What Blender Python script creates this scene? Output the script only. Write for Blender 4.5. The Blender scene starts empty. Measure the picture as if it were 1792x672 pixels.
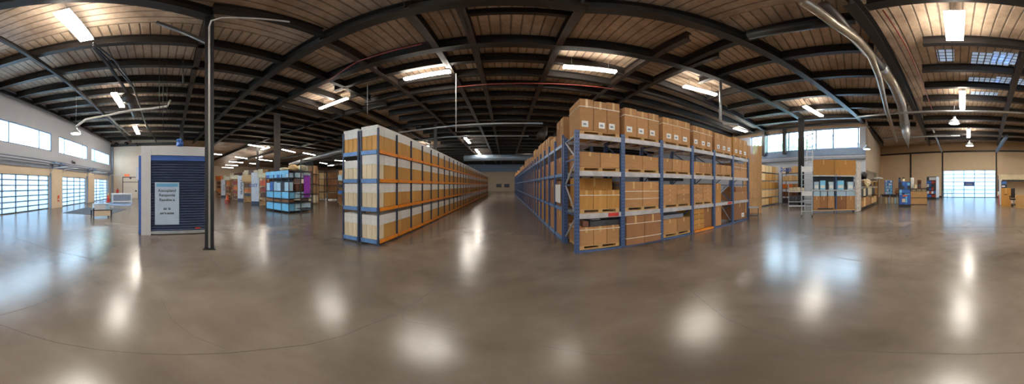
import bpy, bmesh, math, random
from mathutils import Vector, Matrix
random.seed(7)
PI = math.pi
scn = bpy.context.scene
col = bpy.data.collections.new('warehouse'); scn.collection.children.link(col)

# ------------------------------------------------------------------ survey: bearings read off the panorama
K, X0, YH, H = 6.8, 885.0, 324.0, 1.8
def az(px): return math.radians((px - X0) / K)
def el(py): return math.radians((YH - py) / K)
def polar(px, d, z=0.0): return Vector((d*math.sin(az(px)), d*math.cos(az(px)), z))
def fl(px, py): return polar(px, H/math.tan(-el(py)))
def atz(px, py, z): return polar(px, (z-H)/math.tan(el(py)), z)
def hz(py, d): return H + d*math.tan(el(py))
def face(pL, pR):
    v = pR - pL
    return Vector((pL.x, pL.y, 0)), math.atan2(v.y, v.x), math.hypot(v.x, v.y)

# ------------------------------------------------------------------ materials
def lin(h):
    r = [int(h[i:i+2], 16)/255 for i in (0, 2, 4)]
    return [c/12.92 if c <= .04045 else ((c+.055)/1.055)**2.4 for c in r] + [1]
def newmat(name):
    m = bpy.data.materials.new(name); m.use_nodes = True
    nt = m.node_tree; b = nt.nodes['Principled BSDF']
    return m, nt, b
def M(name, hexc, rough=.6, metal=0, var=.18, scale=5, bump=0, objvar=0, emit=0, spec=.5, stretch=None):
    m, nt, b = newmat(name); N = nt.nodes; L = nt.links
    b.inputs['Roughness'].default_value = rough; b.inputs['Metallic'].default_value = metal
    b.inputs['Specular IOR Level'].default_value = spec
    tc = N.new('ShaderNodeTexCoord'); no = N.new('ShaderNodeTexNoise')
    no.inputs['Scale'].default_value = scale; no.inputs['Detail'].default_value = 5
    if stretch:
        mp = N.new('ShaderNodeMapping'); mp.inputs['Scale'].default_value = stretch
        L.new(tc.outputs['Object'], mp.inputs['Vector']); L.new(mp.outputs['Vector'], no.inputs['Vector'])
    else: L.new(tc.outputs['Object'], no.inputs['Vector'])
    mr = N.new('ShaderNodeMapRange'); mr.inputs['From Min'].default_value = .3; mr.inputs['From Max'].default_value = .7
    mr.inputs['To Min'].default_value = 1-var; mr.inputs['To Max'].default_value = 1+var
    L.new(no.outputs['Fac'], mr.inputs['Value'])
    hs = N.new('ShaderNodeHueSaturation'); hs.inputs['Color'].default_value = lin(hexc)
    if objvar:
        oi = N.new('ShaderNodeObjectInfo'); m2 = N.new('ShaderNodeMapRange')
        m2.inputs['To Min'].default_value = 1-objvar; m2.inputs['To Max'].default_value = 1+objvar
        L.new(oi.outputs['Random'], m2.inputs['Value'])
        mu = N.new('ShaderNodeMath'); mu.operation = 'MULTIPLY'
        L.new(mr.outputs[0], mu.inputs[0]); L.new(m2.outputs[0], mu.inputs[1]); L.new(mu.outputs[0], hs.inputs['Value'])
    else: L.new(mr.outputs[0], hs.inputs['Value'])
    L.new(hs.outputs['Color'], b.inputs['Base Color'])
    if bump:
        bp = N.new('ShaderNodeBump'); bp.inputs['Strength'].default_value = bump
        L.new(no.outputs['Fac'], bp.inputs['Height']); L.new(bp.outputs['Normal'], b.inputs['Normal'])
    if emit:
        L.new(hs.outputs['Color'], b.inputs['Emission Color']); b.inputs['Emission Strength'].default_value = emit
    return m
def emission(name, rgb, s):
    m, nt, b = newmat(name)
    b.inputs['Base Color'].default_value = (.8, .8, .8, 1)
    b.inputs['Emission Color'].default_value = (*rgb, 1); b.inputs['Emission Strength'].default_value = s
    # faint procedural unevenness along the tube
    N = nt.nodes; L = nt.links
    no = N.new('ShaderNodeTexNoise'); no.inputs['Scale'].default_value = 3
    mr = N.new('ShaderNodeMapRange'); mr.inputs['To Min'].default_value = s*.93; mr.inputs['To Max'].default_value = s*1.05
    L.new(no.outputs['Fac'], mr.inputs['Value']); L.new(mr.outputs[0], b.inputs['Emission Strength'])
    return m
def pane_mat(name, rgb, frost):
    m, nt, b = newmat(name); N = nt.nodes; L = nt.links; out = N['Material Output']
    tr = N.new('ShaderNodeBsdfTransparent'); tr.inputs['Color'].default_value = (*rgb, 1)
    tl = N.new('ShaderNodeBsdfTranslucent'); tl.inputs['Color'].default_value = (*rgb, 1)
    gl = N.new('ShaderNodeBsdfGlossy'); gl.inputs['Roughness'].default_value = .08
    no = N.new('ShaderNodeTexNoise'); no.inputs['Scale'].default_value = 2.5
    mr = N.new('ShaderNodeMapRange'); mr.inputs['To Min'].default_value = max(0, frost-.12); mr.inputs['To Max'].default_value = frost+.06
    L.new(no.outputs['Fac'], mr.inputs['Value'])
    a = N.new('ShaderNodeMixShader'); L.new(mr.outputs[0], a.inputs[0]); L.new(tr.outputs[0], a.inputs[1]); L.new(tl.outputs[0], a.inputs[2])
    c = N.new('ShaderNodeMixShader'); c.inputs[0].default_value = .06
    L.new(a.outputs[0], c.inputs[1]); L.new(gl.outputs[0], c.inputs[2]); L.new(c.outputs[0], out.inputs['Surface'])
    return m

MT = dict(
    steel_dark=M('dark_steel', '221d1a', .5, .0, .25, 3),
    steel_brown=M('brown_steel', '362b24', .5, .0, .25, 3),
    steel_black=M('black_steel', '17171a', .45, .2, .2, 4),
    galv=M('galvanised', 'a7aaac', .38, .7, .15, 6),
    duct=M('duct_metal', '9a8f80', .35, .7, .2, 3),
    pipe_white=M('white_pipe', 'c9c7c2', .4, .1, .1, 5),
    pipe_red=M('red_pipe', '7d2d22', .5, 0, .2, 5),
    rack_blue=M('rack_blue', '3b5480', .45, .1, .22, 9),
    rack_navy=M('rack_navy', '2c3a52', .5, .15, .2, 8),
    rack_dark=M('rack_dark', '25262c', .5, .2, .2, 8),
    blue_beam=M('blue_beam', '5b83b8', .45, .1, .18, 6),
    orange=M('orange_beam', 'e0801c', .45, 0, .15, 5),
    beam_grey=M('grey_beam', 'b4b2b4', .5, .2, .2, 6),
    carton_gold=M('carton_gold', 'bf8b45', .75, 0, .12, 3, .05, .12, stretch=(6, 6, 1)),
    carton_window_lit=M('carton_window_lit', 'd8c7a4', .7, 0, .12, 4, .05, .1, stretch=(6, 6, 1)),  # window light on the near rack ends put into a paler carton colour
    carton=M('carton', 'a67647', .75, 0, .10, 3, .05, .22, stretch=(1, 1, 6)),
    carton_warm=M('carton_warm', 'ab7732', .75, 0, .12, 2.5, .05, .12, stretch=(6, 6, 1)),
    carton_dark=M('carton_dark', '8a5c38', .8, 0, .12, 3, .05, .18),
    carton_pale=M('carton_pale', 'cfa873', .75, 0, .10, 4, .04, .16, stretch=(6, 6, 1)),
    lid=M('white_lid', 'd9d7d2', .55, 0, .14, 9, .08, .06, stretch=(1, 1, 8)),
    tape=M('tape', 'c79e62', .3, 0, .1, 6),
    paper=M('paper', 'e6e6e4', .6, 0, .04, 8),
    strap=M('strap', 'd8cdb8', .35, 0, .1, 6),
    wood=M('pallet_wood', 'b98f57', .8, 0, .25, 4, .1, stretch=(1, 8, 8)),
    plywood=M('plywood', 'b58a5b', .7, 0, .15, 3, .05, stretch=(8, 8, 1)),
    white=M('white_paint', 'd6d8da', .5, 0, .06, 3),
    kiosk_white=M('kiosk_white', 'b9bcc2', .55, 0, .06, 2),
    kiosk_blue=M('kiosk_blue', '2a55a8', .45, 0, .12, 3),
    shutter=M('shutter', '3f4a6c', .32, .3, .15, 3),
    beige=M('beige_paint', 'd9c2a4', .7, 0, .06, 1.2),
    grey=M('grey_paint', '7f8796', .5, .1, .1, 4),
    door_grey=M('door_grey', '56627a', .5, .1, .1, 4),
    bluegrey=M('blue_grey_paint', '6f86a6', .5, 0, .1, 4),
    column_black=M('column_black', '0e0d0d', .8, 0, .2, 4, spec=.2),
    black=M('black_plastic', '16171b', .5, 0, .2, 6),
    red=M('red_paint', 'c02a20', .45, 0, .12, 6),
    orange_red=M('orange_red', 'd8541f', .5, 0, .15, 6),
    skyblue=M('sky_blue', '6fc0ea', .4, 0, .12, 5, objvar=.12),
    paleblue=M('pale_blue', 'a9cbe0', .45, 0, .12, 5, objvar=.12),
    blue=M('blue_print', '2a62b8', .4, 0, .3, 9, objvar=.15),
    purple=M('purple_cloth', '8a2fb0', .6, 0, .2, 7),
    brown=M('brown_goods', '5a3424', .55, 0, .25, 8, objvar=.3),
    maroon=M('maroon_goods', '8c2c1e', .5, 0, .25, 9, objvar=.3),
    orange_goods=M('orange_goods', 'd86a24', .5, 0, .25, 9, objvar=.2),
    cream=M('cream_goods', 'd9c9a4', .6, 0, .2, 8, objvar=.15),
    banner=M('banner_cloth', 'cfd4dc', .6, 0, .12, 4),
    marble=M('mottled_panel', 'b9b4ae', .5, 0, .45, 6),
    mat=M('floor_mat', '3c4148', .8, 0, .1, 8, .1),
    bronze=M('basket_weave', 'b38a58', .7, 0, .35, 30, .3, stretch=(1, 1, .15)),
    joint=M('joint_filler', '3a332c', .7, 0, .3, 20),
    skirting=M('skirting', '3a332e', .6, 0, .1, 4),
    darkgoods=M('dark_goods', '2b2d33', .5, 0, .4, 12, objvar=.3),
    bottle=M('bottle_glass', '3a4658', .15, 0, .2, 6),
    foliage=M('foliage', '6f9a5a', .8, 0, .5, 3, .2),
    bark=M('bark', '5a4634', .9, 0, .2, 6),
    roof_out=M('outside_roof', '8fb0cc', .6, 0, .1, 3),
    ground=M('outside_ground', 'd8d6d2', .9, 0, .1, 1),
    insulation=M('foil_panel', '8fa3b8', .3, .5, .3, 12, .2),
)
MT['tube'] = emission('tube_light', (1.0, .91, .78), 85)
MT['tube_far'] = emission('tube_light_far', (1.0, .92, .80), 34)
MT['bulb'] = emission('lamp_glow', (1.0, .93, .82), 14)
MT['exit_glow'] = M('exit_sign_glow', 'e8703a', .5, 0, .05, 5, emit=.25)
MT['glass'] = pane_mat('clear_glass', (.90, .97, 1.0), .05)
MT['frost'] = pane_mat('frosted_glass', (.36, .43, .48), .4)
MT['bright_deck_cell'] = emission('deck_cell_glow', (.5, .68, .95), .38)  # bluish brightness of some deck cells, put in as emission
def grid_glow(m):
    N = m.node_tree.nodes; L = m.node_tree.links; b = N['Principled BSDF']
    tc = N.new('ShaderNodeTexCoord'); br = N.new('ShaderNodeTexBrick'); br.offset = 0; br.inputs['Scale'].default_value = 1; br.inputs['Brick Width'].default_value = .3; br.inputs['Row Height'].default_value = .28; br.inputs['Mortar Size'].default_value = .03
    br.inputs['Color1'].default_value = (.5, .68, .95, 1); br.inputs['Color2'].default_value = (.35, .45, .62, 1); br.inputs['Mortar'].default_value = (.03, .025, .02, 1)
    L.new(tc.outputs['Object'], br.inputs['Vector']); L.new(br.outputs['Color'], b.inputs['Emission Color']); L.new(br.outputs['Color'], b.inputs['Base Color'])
grid_glow(MT['bright_deck_cell'])

# polished concrete
def floor_material():
    m, nt, b = newmat('polished_concrete'); N = nt.nodes; L = nt.links
    tc = N.new('ShaderNodeTexCoord')
    def noise(s, d, rough=.6, dist=0):
        n = N.new('ShaderNodeTexNoise'); n.inputs['Scale'].default_value = s; n.inputs['Detail'].default_value = d
        n.inputs['Roughness'].default_value = rough; n.inputs['Distortion'].default_value = dist
        L.new(tc.outputs['Object'], n.inputs['Vector']); return n
    n1, n2, n3 = noise(.25, 6, .6, .5), noise(1.1, 5, .5, .2), noise(45, 3)
    r1 = N.new('ShaderNodeValToRGB'); r1.color_ramp.elements[0].position = .32; r1.color_ramp.elements[1].position = .70
    r1.color_ramp.elements[0].color = lin('51473d'); r1.color_ramp.elements[1].color = lin('83766a')
    L.new(n1.outputs['Fac'], r1.inputs['Fac'])
    r2 = N.new('ShaderNodeMapRange'); r2.inputs['From Min'].default_value = .3; r2.inputs['From Max'].default_value = .7
    r2.inputs['To Min'].default_value = .84; r2.inputs['To Max'].default_value = 1.1
    L.new(n2.outputs['Fac'], r2.inputs['Value'])
    hs = N.new('ShaderNodeHueSaturation'); L.new(r1.outputs[0], hs.inputs['Color']); L.new(r2.outputs[0], hs.inputs['Value'])
    L.new(hs.outputs[0], b.inputs['Base Color'])
    r3 = N.new('ShaderNodeMapRange'); r3.inputs['From Min'].default_value = .3; r3.inputs['From Max'].default_value = .7
    r3.inputs['To Min'].default_value = .215; r3.inputs['To Max'].default_value = .25
    L.new(n2.outputs['Fac'], r3.inputs['Value']); L.new(r3.outputs[0], b.inputs['Roughness'])
    b.inputs['Specular IOR Level'].default_value = .5
    bp = N.new('ShaderNodeBump'); bp.inputs['Strength'].default_value = .03; bp.inputs['Distance'].default_value = .02
    L.new(n3.outputs['Fac'], bp.inputs['Height']); L.new(bp.outputs[0], b.inputs['Normal'])
    return m
MT['floor'] = floor_material()
def perforated():
    m = M('perforated_blue', '3b5480', .45, .1, .22, 9); nt = m.node_tree; N = nt.nodes; L = nt.links; b = N['Principled BSDF']
    src = b.inputs['Base Color'].links[0].from_socket
    tc = N.new('ShaderNodeTexCoord'); sx = N.new('ShaderNodeSeparateXYZ'); L.new(tc.outputs['Object'], sx.inputs[0])
    def mt(op, a, c):
        n = N.new('ShaderNodeMath'); n.operation = op
        for i, v in enumerate((a, c)):
            if isinstance(v, (int, float)): n.inputs[i].default_value = v
            else: L.new(v, n.inputs[i])
        return n.outputs[0]
    zf = mt('LESS_THAN', mt('FRACT', mt('MULTIPLY', sx.outputs[2], 10.5), 0), .45)
    xf = mt('LESS_THAN', mt('ABSOLUTE', mt('SUBTRACT', mt('ABSOLUTE', sx.outputs[0], 0), .03), 0), .012)
    k = mt('MULTIPLY', zf, xf); mx = N.new('ShaderNodeMix'); mx.data_type = 'RGBA'
    L.new(k, mx.inputs[0]); L.new(src, mx.inputs[6]); mx.inputs[7].default_value = (.012, .015, .03, 1); L.new(mx.outputs[2], b.inputs['Base Color'])
    return m
MT['rack_perf'] = perforated()

# ribbed steel deck: ribs turn with the roof bay (west bay, aisle bay, south-east bay)
GN = Vector((math.sin(math.radians(203)), math.cos(math.radians(203)), 0))   # normal of the slanting girder line
def ceiling_material():
    m, nt, b = newmat('ribbed_deck'); N = nt.nodes; L = nt.links
    geo = N.new('ShaderNodeNewGeometry'); sx = N.new('ShaderNodeSeparateXYZ'); L.new(geo.outputs['Position'], sx.inputs[0])
    def math_(op, a, c=None, v=None):
        n = N.new('ShaderNodeMath'); n.operation = op
        if isinstance(a, (int, float)): n.inputs[0].default_value = a
        else: L.new(a, n.inputs[0])
        if c is not None:
            if isinstance(c, (int, float)): n.inputs[1].default_value = c
            else: L.new(c, n.inputs[1])
        return n.outputs[0]
    def dot(v):
        n = N.new('ShaderNodeVectorMath'); n.operation = 'DOT_PRODUCT'; n.inputs[1].default_value = v
        L.new(geo.outputs['Position'], n.inputs[0]); return n.outputs['Value']
    west = math_('LESS_THAN', sx.outputs[0], -7.0); east = math_('GREATER_THAN', sx.outputs[0], 5.6)
    side = math_('MAXIMUM', west, east)
    se = math_('GREATER_THAN', dot(GN), -2.35)
    se = math_('MULTIPLY', se, math_('GREATER_THAN', sx.outputs[0], 3.0))
    def mix(f, a, c):
        n = N.new('ShaderNodeMix'); L.new(f, n.inputs[0]); L.new(a, n.inputs[2]); L.new(c, n.inputs[3]); return n.outputs[0]
    d = mix(side, sx.outputs[0], sx.outputs[1])
    d = mix(se, d, dot((math.sin(math.radians(206)), math.cos(math.radians(206)), 0)))
    t = math_('FRACT', math_('MULTIPLY', d, 1/.34))
    tri = math_('ABSOLUTE', math_('SUBTRACT', t, .5))
    rib = N.new('ShaderNodeMapRange'); rib.interpolation_type = 'SMOOTHSTEP'
    rib.inputs['From Min'].default_value = .03; rib.inputs['From Max'].default_value = .12
    L.new(tri, rib.inputs['Value'])
    tc = N.new('ShaderNodeTexCoord')
    no = N.new('ShaderNodeTexNoise'); no.inputs['Scale'].default_value = .8; no.inputs['Detail'].default_value = 8
    L.new(tc.outputs['Object'], no.inputs['Vector'])
    fine = N.new('ShaderNodeTexNoise'); fine.inputs['Scale'].default_value = 7; fine.inputs['Detail'].default_value = 4
    L.new(tc.outputs['Object'], fine.inputs['Vector'])
    cr = N.new('ShaderNodeValToRGB'); cr.color_ramp.elements[0].color = lin('8f7660'); cr.color_ramp.elements[1].color = lin('cbb196')
    cr.color_ramp.elements[0].position = .3; cr.color_ramp.elements[1].position = .7
    L.new(no.outputs['Fac'], cr.inputs[0])
    mul = N.new('ShaderNodeHueSaturation'); L.new(cr.outputs[0], mul.inputs['Color'])
    v = math_('ADD', math_('MULTIPLY', rib.outputs[0], .62), .38)
    v = math_('MULTIPLY', v, math_('ADD', math_('MULTIPLY', fine.outputs['Fac'], .7), .62))
    L.new(v, mul.inputs['Value']); L.new(mul.outputs[0], b.inputs['Base Color'])
    b.inputs['Roughness'].default_value = .55
    bp = N.new('ShaderNodeBump'); bp.inputs['Strength'].default_value = .6; bp.inputs['Distance'].default_value = .05
    L.new(rib.outputs[0], bp.inputs['Height']); L.new(bp.outputs[0], b.inputs['Normal'])
    return m
MT['ceiling'] = ceiling_material()

def two_tone(name, low, high, zsplit, rough=.7):
    m, nt, b = newmat(name); N = nt.nodes; L = nt.links
    geo = N.new('ShaderNodeNewGeometry'); s = N.new('ShaderNodeSeparateXYZ'); L.new(geo.outputs['Position'], s.inputs[0])
    g = N.new('ShaderNodeMath'); g.operation = 'GREATER_THAN'; g.inputs[1].default_value = zsplit; L.new(s.outputs[2], g.inputs[0])
    mx = N.new('ShaderNodeMix'); mx.data_type = 'RGBA'; L.new(g.outputs[0], mx.inputs[0])
    mx.inputs[6].default_value = lin(low); mx.inputs[7].default_value = lin(high)
    no = N.new('ShaderNodeTexNoise'); no.inputs['Scale'].default_value = 1.2; L.new(geo.outputs['Position'], no.inputs['Vector'])
    mr = N.new('ShaderNodeMapRange'); mr.inputs['To Min'].default_value = .92; mr.inputs['To Max'].default_value = 1.06
    L.new(no.outputs['Fac'], mr.inputs['Value'])
    hs = N.new('ShaderNodeHueSaturation'); L.new(mx.outputs[2], hs.inputs['Color']); L.new(mr.outputs[0], hs.inputs['Value'])
    L.new(hs.outputs[0], b.inputs['Base Color']); b.inputs['Roughness'].default_value = rough
    return m
MT['garage_wall'] = two_tone('garage_wall_paint', 'd2bda2', 'b3b5bd', 3.2)
MT['end_wall'] = M('end_wall_paint', 'cbb59c', .7, 0, .06, 1)
MT['right_wall'] = two_tone('right_wall_paint', 'edd2ae', 'b89a76', 6.7)
MT['window_wall'] = two_tone('window_wall_paint', 'b3bccb', 'a08468', 7.25)

# ------------------------------------------------------------------ mesh builder
class MB:
    def __init__(s): s.v = []; s.f = []
    def add(s, vs, fs):
        o = len(s.v); s.v += [tuple(v) for v in vs]; s.f += [tuple(i+o for i in f) for f in fs]; return s
    def box(s, x0, x1, y0, y1, z0, z1):
        return s.add([(x0,y0,z0),(x1,y0,z0),(x1,y1,z0),(x0,y1,z0),(x0,y0,z1),(x1,y0,z1),(x1,y1,z1),(x0,y1,z1)],
                     [(3,2,1,0),(4,5,6,7),(0,1,5,4),(1,2,6,5),(2,3,7,6),(3,0,4,7)])
    def bar(s, p, q, w, h, up=Vector((0,0,1)), off=0):
        p, q = Vector(p), Vector(q); d = (q-p).normalized()
        if abs(d.dot(up)) > .99: up = Vector((0,1,0))
        a = d.cross(up).normalized(); b = a.cross(d).normalized()
        vs = []
        for c in (p, q):
            c = c + b*off
            vs += [c-a*w/2-b*h/2, c+a*w/2-b*h/2, c+a*w/2+b*h/2, c-a*w/2+b*h/2]
        return s.add(vs, [(3,2,1,0),(4,5,6,7),(0,1,5,4),(1,2,6,5),(2,3,7,6),(3,0,4,7)])
    def ibeam(s, p, q, w=.18, h=.36, t=.03):           # p, q on the underside
        p, q = Vector(p), Vector(q); u = Vector((0,0,1))
        s.bar(p+u*t/2, q+u*t/2, w, t); s.bar(p+u*h/2, q+u*h/2, t*.8, h); s.bar(p+u*(h-t/2), q+u*(h-t/2), w, t); return s
    def tube(s, pts, r, n=10, closed=True):
        pts = [Vector(p) for p in pts]; rings = []
        for i, p in enumerate(pts):
            d = (pts[min(i+1, len(pts)-1)] - pts[max(i-1, 0)]).normalized()
            up = Vector((0,0,1)) if abs(d.z) < .95 else Vector((0,1,0))
            a = d.cross(up).normalized(); b = a.cross(d)
            rr = r[i] if isinstance(r, (list, tuple)) else r
            rings.append([p + a*rr*math.cos(2*PI*k/n) + b*rr*math.sin(2*PI*k/n) for k in range(n)])
        vs = [v for g in rings for v in g]; fs = []
        for i in range(len(rings)-1):
            for k in range(n):
                fs.append((i*n+k, i*n+(k+1) % n, (i+1)*n+(k+1) % n, (i+1)*n+k))
        if closed: fs += [tuple(range(n))[::-1], tuple(range((len(rings)-1)*n, len(rings)*n))]
        return s.add(vs, fs)
    def lathe(s, prof, cx=0, cy=0, n=16):
        vs = []; fs = []
        for r, z in prof:
            vs += [(cx+r*math.cos(2*PI*k/n), cy+r*math.sin(2*PI*k/n), z) for k in range(n)]
        for i in range(len(prof)-1):
            for k in range(n): fs.append((i*n+k, i*n+(k+1) % n, (i+1)*n+(k+1) % n, (i+1)*n+k))
        fs += [tuple(range(n))[::-1], tuple(range((len(prof)-1)*n, len(prof)*n))]
        return s.add(vs, fs)
    def blob(s, c, rx, ry, rz, jit=.15, n=8, seed=0):
        rnd = random.Random(seed); vs = []; fs = []
        for i in range(n+1):
            for k in range(2*n):
                th = PI*i/n; ph = PI*k/n; j = 1 + rnd.uniform(-jit, jit)*(0 < i < n)
                vs.append((c[0]+rx*j*math.sin(th)*math.cos(ph), c[1]+ry*j*math.sin(th)*math.sin(ph), c[2]+rz*j*math.cos(th)))
        m = 2*n
        for i in range(n):
            for k in range(m): fs.append((i*m+k, (i+1)*m+k, (i+1)*m+(k+1) % m, i*m+(k+1) % m))
        return s.add(vs, fs)
    def mesh(s, name, mat, bevel=0, smooth=False):
        me = bpy.data.meshes.new(name); me.from_pydata(s.v, [], s.f)
        if bevel:
            bm = bmesh.new(); bm.from_mesh(me)
            bmesh.ops.bevel(bm, geom=bm.edges[:], offset=bevel, segments=2, affect='EDGES', profile=.6)
            bm.to_mesh(me); bm.free()
        me.materials.append(mat)
        if smooth: me.polygons.foreach_set('use_smooth', [True]*len(me.polygons))
        me.update(); return me
    def build(s, name, mat, parent=None, loc=(0,0,0), rz=0, bevel=0, smooth=False):
        return link(name, s.mesh(name, MT[mat] if isinstance(mat, str) else mat, bevel, smooth), parent, loc, rz)
def link(name, data, parent=None, loc=(0,0,0), rz=0):
    o = bpy.data.objects.new(name, data); col.objects.link(o)
    o.location = loc; o.rotation_euler = (0, 0, rz)
    if parent: o.parent = parent
    return o
def tag(o, label, cat, group=None, kind=None):
    o['label'] = label; o['category'] = cat
    if group: o['group'] = group
    if kind: o['kind'] = kind
    return o
def thing(name, label, cat, loc=(0,0,0), rz=0, group=None):
    return tag(link(name, None, None, loc, rz), label, cat, group)
def struct(o): o['kind'] = 'structure'; return o
ORD = ['first','second','third','fourth','fifth','sixth','seventh','eighth','ninth','tenth','eleventh','twelfth']
def nth(i):
    if i < 12: return ORD[i]
    n = i+1; return f"{n}{'th' if 10 < n % 100 < 14 else {1:'st',2:'nd',3:'rd'}.get(n % 10,'th')}"
def text_part(txt, size, mat, parent, loc, rot=(PI/2,0,0), name='lettering', ext=.001):
    cu = bpy.data.curves.new(name, 'FONT'); cu.body = txt; cu.size = size; cu.align_x = 'CENTER'; cu.extrude = ext; cu.offset = size*.018
    t = bpy.data.objects.new('tmp', cu); col.objects.link(t)
    bpy.context.view_layer.update()
    me = bpy.data.meshes.new_from_object(t.evaluated_get(bpy.context.evaluated_depsgraph_get()))
    bpy.data.objects.remove(t); bpy.data.curves.remove(cu)
    me.name = name; me.materials.clear(); me.materials.append(MT[mat])
    o = link(name, me, parent, loc); o.rotation_euler = rot; return o

# ------------------------------------------------------------------ the shell
ZC = 8.05
nL = Vector((math.sin(math.radians(-173)), math.cos(math.radians(-173)), 0)); tL = Vector((math.sin(math.radians(-83)), math.cos(math.radians(-83)), 0)); dL = 9.6
nR = Vector((math.sin(math.radians(126)), math.cos(math.radians(126)), 0)); tR = Vector((math.sin(math.radians(216)), math.cos(math.radians(216)), 0)); dR = 32.0
def uL(px): return dL*math.tan(az(px) - math.radians(-173))
def uR(px): return dR*math.tan(az(px) - math.radians(126))
def LW(u, off=0, z=0): p = nL*(dL-off) + tL*u; p.z = z; return p
def RW(u, off=0, z=0): p = nR*(dR-off) + tR*u; p.z = z; return p
A = Vector((22.1, 11.2, 0)); B = Vector((20.3, -.32, 0)); tW = (B-A).normalized()
def onW(px):
    a = az(px); d = Vector((math.sin(a), math.cos(a), 0)); nW = Vector((-tW.y, tW.x, 0))
    return d*(A.dot(nW)/d.dot(nW))
P0 = LW(-6); P1 = LW(28.7); P2 = P1 + (-nL)*9.2; P3 = P2 + tL*40; P4 = Vector((P3.x, 64, 0))
s5 = (64-A.y)/(-tW.y); P5 = A - tW*s5; P6 = onW(1515); P7 = RW(uR(1541)); P8 = RW(12)
poly = [P0, P1, P2, P3, P4, P5, P6, P7, P8]
def plate(name, pts, z, mat, thick=.2, up=False):
    n = len(pts); z2 = z+thick if up else z-thick
    vs = [(p.x, p.y, z) for p in pts] + [(p.x, p.y, z2) for p in pts]
    fs = [tuple(range(n)), tuple(range(n, 2*n))[::-1]] + [(i, (i+1) % n, n+(i+1) % n, n+i) for i in range(n)]
    return struct(MB().add(vs, fs).build(name, mat))
plate('floor', poly, 0, 'floor')
plate('ceiling', poly, ZC, 'ceiling', .25, True)
struct(MB().box(-160, 160, -160, 160, -.4, -.22).build('trim_1', 'ground'))

def wall(name, pL, pR, mat, holes=(), z1=ZC, t=.25):
    loc, rz, w = face(pL, pR); m = MB()
    us = sorted({0, w} | {h[0] for h in holes} | {h[1] for h in holes}); zs = sorted({-.2, z1} | {h[2] for h in holes} | {h[3] for h in holes})
    for a, b in zip(us, us[1:]):
        run = None
        for c, d in zip(zs, zs[1:]):
            inside = any(h[0] <= (a+b)/2 <= h[1] and h[2] <= (c+d)/2 <= h[3] for h in holes)
            if not inside: run = (run[0], d) if run else (c, d)
            if (inside or d == zs[-1]) and run: m.box(a, b, 0, t, *run); run = None
    return struct(m.build(name, mat, None, loc, rz))
U0 = -6.0                                   # the garage wall's local x starts at u = -6
doorsL = [(6.75, 14.0), (15.7, 20.6), (22.4, 27.1)]
winsL = [(6.75, 14.3), (15.4, 20.97), (22.0, 27.9)]
wall('wall_left', P0, P1, 'garage_wall', [(a-U0, b-U0, 0, 2.5) for a, b in doorsL] + [(a-U0, b-U0, 4.42, 5.86) for a, b in winsL])
wall('wall_left_end', P1, P2, 'end_wall')
wall('wall_left_return', P2, P3, 'end_wall')
wall('wall_far_left', P3, P4, 'end_wall')
wall('wall_far', P4, P5, 'end_wall')
LWW = (P6-P5).length
def uW(px): return (onW(px)-P5).length
wa, wb = uW(1313), uW(1504)
wall('wall_window_side', P5, P6, 'window_wall', [(wa, wb, 5.2, 7.25)])
wall('wall_right_return', P6, P7, 'beige')
UR0 = uR(1541)
ga, gb = uR(1651)-UR0, uR(1742)-UR0
wall('wall_right', P7, P8, 'right_wall', [(ga, gb, 0, 3.95)])
wall('wall_back', P8, P0, 'beige')

def grid_door(name, root_loc, rz, x0, x1, z1, cols, rows, mat='door_grey', pane='frost', y=.12):
    o = MB(); bw = .085
    for i in range(cols+1):
        x = x0+(x1-x0)*i/cols; o.box(x-bw/2, x+bw/2, y-.03, y+.03, .02, z1)
    for j in range(rows+1):
        z = .02+(z1-.02)*j/rows; h = .07 if 0 < j < rows else .09
        o.box(x0, x1, y-.035, y+.035, z-h/2+.03*(j == 0), z+h/2)
    d = struct(o.build(name, mat, None, root_loc, rz))
    MB().box(x0+.02, x1-.02, y-.004, y+.004, .05, z1).build('glazing', pane, d)
    MB().box(x0, x1, y-.05, y+.06, 0, .07).build('bottom_seal', 'black', d)
    return d
rzL = math.atan2(tL.y, tL.x)
for i, (a, b) in enumerate(doorsL):
    d = grid_door(f'door_{i+1}', P0, rzL, a-U0, b-U0, 2.5, 6 if i == 0 else 4, 7)
for i, (a, b) in enumerate(winsL):
    a -= U0; b -= U0; o = MB()
    o.box(a, b, .04, .14, 4.42, 4.5); o.box(a, b, .04, .14, 5.78, 5.86)
    ms = [a+.04, b-.04] + ([12.78-U0, 9.7-U0] if i == 0 else [a+.95, b-1.05])
    for x in ms: o.box(x-.045, x+.045, .04, .14, 4.45, 5.82)
    w = struct(o.build(f'window_{i+1}', 'bluegrey', None, P0, rzL))
    MB().box(a+.03, b-.03, .085, .095, 4.46, 5.82).build('glazing', 'glass', w)
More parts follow.
